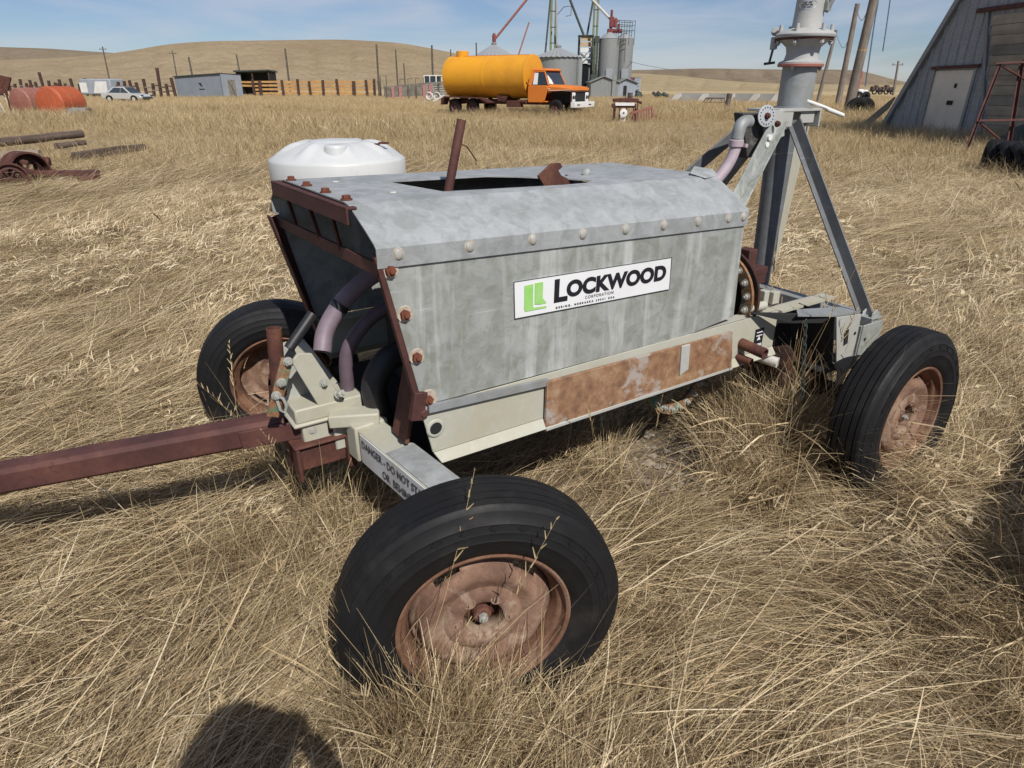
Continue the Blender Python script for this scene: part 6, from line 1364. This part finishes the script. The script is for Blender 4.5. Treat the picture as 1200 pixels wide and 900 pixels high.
def scatter(name, label, P, rot, scl, idx, coll):
    me = bpy.data.meshes.new(name); me.from_pydata(P.tolist(), [], [])
    a = me.attributes.new('rot', 'FLOAT_VECTOR', 'POINT'); a.data.foreach_set('vector', rot.astype(np.float32).ravel())
    a = me.attributes.new('scl', 'FLOAT', 'POINT'); a.data.foreach_set('value', scl.astype(np.float32))
    a = me.attributes.new('idx', 'INT', 'POINT'); a.data.foreach_set('value', idx.astype(np.int32))
    o = bpy.data.objects.new(name, me); COL.objects.link(o)
    ng = bpy.data.node_groups.new('scatter_' + name, 'GeometryNodeTree')
    ng.interface.new_socket('Geometry', in_out='INPUT', socket_type='NodeSocketGeometry'); ng.interface.new_socket('Geometry', in_out='OUTPUT', socket_type='NodeSocketGeometry')
    N = ng.nodes; gi = N.new('NodeGroupInput'); go = N.new('NodeGroupOutput'); ip = N.new('GeometryNodeInstanceOnPoints'); ci = N.new('GeometryNodeCollectionInfo')
    ci.inputs['Collection'].default_value = coll; ci.inputs['Separate Children'].default_value = True; ci.inputs['Reset Children'].default_value = True
    def na_(nm, ty):
        n = N.new('GeometryNodeInputNamedAttribute'); n.data_type = ty; n.inputs['Name'].default_value = nm; return n.outputs['Attribute']
    e2 = N.new('FunctionNodeEulerToRotation'); L = ng.links
    L.new(gi.outputs[0], ip.inputs['Points']); L.new(ci.outputs[0], ip.inputs['Instance']); ip.inputs['Pick Instance'].default_value = True
    L.new(na_('idx', 'INT'), ip.inputs['Instance Index']); L.new(na_('rot', 'FLOAT_VECTOR'), e2.inputs[0]); L.new(e2.outputs[0], ip.inputs['Rotation']); L.new(na_('scl', 'FLOAT'), ip.inputs['Scale'])
    L.new(ip.outputs[0], go.inputs[0])
    md = o.modifiers.new('scatter', 'NODES'); md.node_group = ng
    return tag(o, label, 'grass', kind='stuff')
def sector(n, r0, r1, azw=62, power=1.0):
    """n ground points in the sector the place shows, uniform in area (power=1)"""
    az = np.radians(RG.uniform(-azw, azw, n)); u = RG.random(n)
    r = np.sqrt(r0*r0 + u*(r1*r1 - r0*r0)) if power == 1.0 else r0*(r1/r0)**u
    return r*np.sin(az), r*np.cos(az)
cr_, sr_ = math.cos(CROT), math.sin(CROT)
def to_cart(x, y):
    dx, dy = x - CX, y - CY; return dx*cr_ + dy*sr_, -dx*sr_ + dy*cr_
def flow(x, y):
    a = np.radians(26) + .45*np.sin(.55*x + .35*y + .6) + .35*np.sin(1.25*x - .9*y + 2.0) + .25*np.sin(2.6*y + 1.1*x)
    # right of the front wheel the straw is combed left to right, at the corner it leans up
    wgt = 1/(1 + np.exp(-(x - .22)*7)) * 1/(1 + np.exp((y - 2.4)*4))
    b = np.radians(-8) + .35*np.sin(2.2*x + 1.4*y)
    return a*(1 - wgt) + b*wgt
def keep(x, y, mat=True):
    X, Y = to_cart(x, y)
    k = np.ones(len(x), bool)
    for wx, wy, st in ((0, 0, -.338), (1.893, 0, 0), (0, 1.734, -.281), (1.893, 1.75, 0)):
        c, s = math.cos(st), math.sin(st); a = (X - wx)*c + (Y - wy)*s; b = -(X - wx)*s + (Y - wy)*c
        k &= ~((np.abs(a) < .20) & (np.abs(b) < .10))
    d = ((x - .67)/.30)**2 + ((y - 2.50)/.36)**2
    k &= d > RG.uniform(.5, 1.3, len(x))
    k &= ~((X > .12) & (X < 1.6) & (Y > .36) & (Y < 1.4) & (RG.random(len(x)) < .75))
    if not mat:
        k &= ~((X > -.15) & (X < 2.2) & (Y > .3) & (Y < 1.55))
        k &= ~((X > .15) & (X < 1.7) & (Y > -.05) & (Y < .3) & (RG.random(len(x)) < .5))
    k &= (x*x + (y + .3)**2) > .2
    return k
z3 = lambda x, y, dz=0.0: np.stack([x, y, gh(x, y) + dz], -1)

# --- near matted straw
C1 = bpy.data.collections.new('matted_tufts')
for i in range(8): proto(C1, blades(62, (.12, .40), (.0009, .0021), .12, (2, 36), (6, 60), .5, 5, 100+i, floor=.010 + .003*i, curl=.32), GM1)
for i in range(3): proto(C1, blades(15, (.06, .20), (.0018, .0042), .12, (5, 50), (10, 100), 1.2, 6, 140+i, floor=.03, tone=(.6, 1.0), curl=.8), GM1)
for i in range(3): proto(C1, blades(44, (.05, .18), (.0011, .0026), .12, (-5, 60), (0, 70), 3.1, 4, 160+i, floor=.012, tone=(0, .85), curl=.6), GM1)
for i in range(3): proto(C1, blades(16, (.35, .66), (.0012, .0026), .14, (6, 22), (8, 34), .22, 6, 180+i, floor=.03, tone=(.45, 1.), curl=.18), GM1)
x1, y1 = sector(5200, .3, 4.6); x2, y2 = sector(15000, 4.4, 16, 56)
x = np.concatenate([x1, x2]); y = np.concatenate([y1, y2]); k = keep(x, y); x, y = x[k], y[k]; n = len(x); r = np.hypot(x, y)
far = np.clip((r - 4)/9, 0, 1)
az = flow(x, y) + RG.normal(0, .26, n) + far*RG.normal(0, .6, n)
P = z3(x, y, .075*RG.random(n)**2.2); rot = np.stack([RG.normal(0, .07, n), RG.normal(-.03, .09, n), az], -1)
u_ = RG.random(n); idx = np.where(u_ < .60, RG.integers(0, 8, n), np.where(u_ < .70, RG.integers(8, 11, n), np.where(u_ < .82, RG.integers(11, 14, n), RG.integers(14, 17, n))))
idx = np.where((idx >= 8) & (idx < 11) & (r < 2.3) & (RG.random(n) < .75), RG.integers(0, 8, n), idx)
scatter('matted_grass', 'flattened pale straw grass combed over the near ground around the cart', P, rot, RG.uniform(.75, 1.2, n)*(1 + .5*far), idx, C1)

# --- pale curled leaf tips lying on top of the mat
C5 = bpy.data.collections.new('leaf_tip_tufts')
for i in range(6): proto(C5, blades(9, (.04, .105), (.0032, .0075), .09, (10, 65), (30, 110), .6, 6, 500+i, floor=.02, tone=(.7, 1.15), curl=.5), GM1)
xa, ya = sector(9000, 2.6, 10.5, 55); xb, yb = sector(1500, .5, 3.2, 60)
pa = np.sin(.9*xa + .6) * np.sin(.8*ya + .4*xa) + .5*np.sin(2.3*xa - 1.7*ya) - .35*(xa > .6); kk = pa > RG.uniform(-.9, .8, len(xa)); xa, ya = xa[kk], ya[kk]
pb = np.sin(2.9*xb + .6) * np.sin(2.6*yb + .4*xb); kk = pb > RG.uniform(-.2, 1., len(xb)); xb, yb = xb[kk], yb[kk]
x = np.concatenate([xa, xb]); y = np.concatenate([ya, yb]); k = keep(x, y); x, y = x[k], y[k]; n = len(x); rr_ = np.hypot(x, y)
scatter('pale_leaf_tips', 'pale curled leaf tips lying on the flattened grass mostly left of the cart', z3(x, y, RG.uniform(.03, .09, n)), np.stack([RG.normal(0, .2, n), RG.normal(0, .2, n), flow(x, y) + RG.normal(.1, .5, n)], -1), RG.uniform(.7, 1.3, n)*np.clip(.8 + .07*rr_, .8, 1.5)*np.where(rr_ < 2.2, .6, 1), RG.integers(0, 6, n), C5)

# --- scattered standing stems and thin tufts near the cart
C2 = bpy.data.collections.new('standing_tufts')
for i in range(6): proto(C2, blades(34, (.20, .46), (.0009, .002), .05, (52, 88), (5, 60), 3.1, 6, 200+i, heads=.12, curl=.35), GM1)
for i in range(4): proto(C2, blades(12, (.25, .62), (.0013, .0024), .05, (60, 88), (0, 45), 3.1, 6, 220+i, heads=.5, curl=.3), GM2)
for i in range(4): proto(C2, seed_stalk(.62 + .06*i, .25 + .1*(i % 3), i*1.7, 240+i), GM2)
x, y = sector(720, .7, 6.5); k = keep(x, y, False); x, y = x[k], y[k]
cl = (np.sin(1.9*x + .7) * np.sin(1.6*y - .4) + .5*np.sin(3.7*x - 2.9*y)) > RG.uniform(-.5, .9, len(x)); x, y = x[cl], y[cl]
ex = [(-.24, 1.10, .09, 34, .95), (-.13, 1.07, .08, 26, .85), (-.36, 1.12, .05, 14, .85), (-.05, 1.02, .12, 16, .5), (1.12, 2.5, .13, 44, 1.2), (1.28, 2.68, .10, 26, 1.3), (1.45, 2.08, .14, 22, .45), (1.65, 2.15, .10, 14, .4), (-.95, 2.35, .1, 10, .8), (1.0, 2.44, .10, 18, 1.0), (-.80, 2.15, .15, 22, .8), (-.62, 2.25, .12, 14, .75), (.12, 1.02, .08, 6, .45), (-.16, .98, .10, 7, .55), (-.62, 1.75, .22, 40, .8), (-.85, 1.6, .2, 26, .75), (-.7, 1.35, .2, 22, .6), (-.45, 2.05, .16, 16, .75), (.45, 2.15, .13, 15, .8), (.33, 2.35, .15, 16, .8), (-1.2, 2.3, .25, 12, .6), (-1.05, 1.45, .25, 14, .5), (.9, 2.25, .2, 14, .85), (1.75, 1.75, .15, 5, .8), (1.9, 1.4, .2, 14, .7), (-.35, 2.25, .10, 10, .8), (.62, 1.95, .12, 7, .7)]
sx_ = [None]
EX, EY, ES = [], [], []
for a, b, s, c, sc in ex:
    EX.append(RG.normal(a, s*.6, c)); EY.append(RG.normal(b, s*.6, c)); ES.append(RG.uniform(.75, 1.15, c)*sc)
EX, EY, ES = map(np.concatenate, (EX, EY, ES)); k = keep(EX, EY, True); EX, EY, ES = EX[k], EY[k], ES[k]
hand = [(440, 872, 10, .72), (452, 866, 11, .5), (517, 872, 6, .8), (478, 880, 12, .6), (640, 872, 7, .75), (566, 880, 8, .7), (700, 842, 9, .7), (760, 600, 7, .8), (1000, 700, 12, .9), (1168, 700, 13, .9), (1140, 690, 10, .8), (1180, 650, 11, .9), (95, 520, 7, .9), (140, 560, 10, .9), (60, 730, 7, .8), (270, 640, 10, .85), (300, 620, 7, .9), (330, 600, 8, .8), (212, 650, 11, .9), (600, 560, 10, .7), (110, 640, 11, 1.0), (175, 700, 13, .95), (60, 600, 12, .9), (235, 760, 10, .8), (905, 640, 9, .8), (975, 560, 10, .9)]
hp_g = [gnd(a, b) for a, b, _, _ in hand]
sc = np.concatenate([RG.uniform(.45, .95, len(x)), ES]); x = np.concatenate([x, EX]); y = np.concatenate([y, EY]); n = len(x)
idx = np.where(RG.random(n) < .62, RG.integers(0, 6, n), np.where(RG.random(n) < .75, RG.integers(6, 10, n), RG.integers(10, 14, n)))
x = np.concatenate([x, [q.x for q in hp_g]]); y = np.concatenate([y, [q.y for q in hp_g]]); sc = np.concatenate([sc, [h[3] for h in hand]]); idx = np.concatenate([idx, [h[2] for h in hand]]); n = len(x)
scatter('standing_grass', 'thin upright dry stems and seed heads standing around the cart wheels', z3(x, y), np.stack([RG.normal(0, .16, n), RG.normal(0, .16, n), RG.uniform(0, 6.28, n)], -1), sc, idx, C2)

# --- the big leaning clump before the rear wheel and the mound in the right corner
C3 = bpy.data.collections.new('clump_tufts')
for i in range(5): proto(C3, blades(64, (.28, .62), (.0011, .0026), .08, (48, 88), (30, 105), .8, 8, 300+i, heads=.10, curl=.35), GM1)
for i in range(3): proto(C3, blades(22, (.35, .75), (.0022, .0048), .07, (40, 80), (30, 100), .6, 8, 320+i, tone=(.5, 1.), curl=.35), GM1)
CLX, CLY, CLA, CLS = [], [], [], []
for a, b, sa, sb_, c, az, azs, s in ((1.08, 2.46, .17, .10, 56, .3, 1.6, .95), (1.22, 2.62, .14, .09, 34, .4, 1.5, 1.15), (1.0, 2.36, .12, .10, 30, -1.2, 1.3, .8), (1.3, 2.4, .14, .1, 16, -.3, .8, .85), (1.62, 1.58, .12, .12, 60, 3.85, .4, .72), (1.42, 1.36, .13, .12, 60, 3.8, .4, .62), (1.25, 1.10, .13, .1, 36, 3.6, .4, .5), (1.80, 1.80, .10, .1, 26, 3.9, .5, .7), (2.5, 2.1, .16, .2, 12, 2.6, .9, .5), (1.3, 1.0, .3, .14, 14, 3.3, .7, .45), (.40, 2.32, .10, .10, 12, 1.5, 2.0, .65)):
    CLX.append(RG.normal(a, sa, c)); CLY.append(RG.normal(b, sb_, c)); CLA.append(RG.normal(az, azs, c)); CLS.append(RG.uniform(.75, 1.2, c)*s)
x, y, a, s = map(np.concatenate, (CLX, CLY, CLA, CLS)); k = keep(x, y, True); x, y, a, s = x[k], y[k], a[k], s[k]; n = len(x)
scatter('grass_clump', 'tall leaning clumps of dry grass before the rear wheel and in the right corner', z3(x, y), np.stack([RG.normal(0, .12, n), RG.normal(0, .12, n), a], -1), s, np.where(RG.random(n) < .78, RG.integers(0, 5, n), RG.integers(5, 8, n)), C3)

# --- field: taller, coarser tufts, thinning to the fence line
C4 = bpy.data.collections.new('field_tufts')
for i in range(6): proto(C4, blades(52, (.26, .58), (.0022, .0048), .22, (55, 89), (5, 60), 3.1, 5, 400+i, heads=.3, curl=.35), GM2)
for i in range(3): proto(C4, blades(46, (.2, .5), (.003, .006), .28, (10, 55), (10, 80), 3.1, 5, 420+i, floor=.03, curl=.6), GM1)
for i in range(5): proto(C4, blades(46, (.32, .70), (.006, .013), .55, (66, 89), (0, 35), 3.1, 4, 440+i, heads=.3, curl=.25), GM2)
x1, y1 = sector(9000, 5.5, 20, 56); x2, y2 = sector(19000, 13, 48, 54); x3, y3 = sector(24000, 44, 118, 50)
k1 = (np.sin(.8*x1 + .5) * np.sin(.7*y1 + .3*x1) + .6*np.sin(1.9*x1 - 1.3*y1)) + (np.hypot(x1, y1) - 11)*.14 > RG.uniform(-.1, 1.1, len(x1)); x1, y1 = x1[k1], y1[k1]
xx = np.concatenate([x1, x2, x3]); yy = np.concatenate([y1, y2, y3])
i1 = np.where(RG.random(len(x1)) < .6, RG.integers(0, 6, len(x1)), RG.integers(6, 9, len(x1))); i2 = np.where(RG.random(len(x2)) < .75, RG.integers(0, 6, len(x2)), RG.integers(6, 9, len(x2))); i3 = RG.integers(9, 14, len(x3))
s1_ = RG.uniform(.45, .95, len(x1)); lowl = np.where((x2 < -4.5) & (y2 < 21), .55, 1.0)
s2_ = lowl*RG.uniform(.75, 1.25, len(x2))*(1 + .004*np.hypot(x2, y2)) * (.75 + .35*np.sin(.21*x2 + .15*y2 + np.sin(.11*x2 - .3*y2))); s3_ = RG.uniform(.55, 1.0, len(x3))*np.where(np.hypot(x3, y3) > 60, .62, .85)
ii = np.concatenate([i1, i2, i3]); ss = np.concatenate([s1_, s2_, s3_]); k = keep(xx, yy, True); xx, yy, ii, ss = xx[k], yy[k], ii[k], ss[k]; n = len(xx)
scatter('field_grass', 'tall golden dry grass standing across the field as far as the fences and bins', z3(xx, yy), np.stack([RG.normal(0, .15, n), RG.normal(0, .15, n), RG.uniform(0, 6.28, n)], -1), ss, ii, C4)
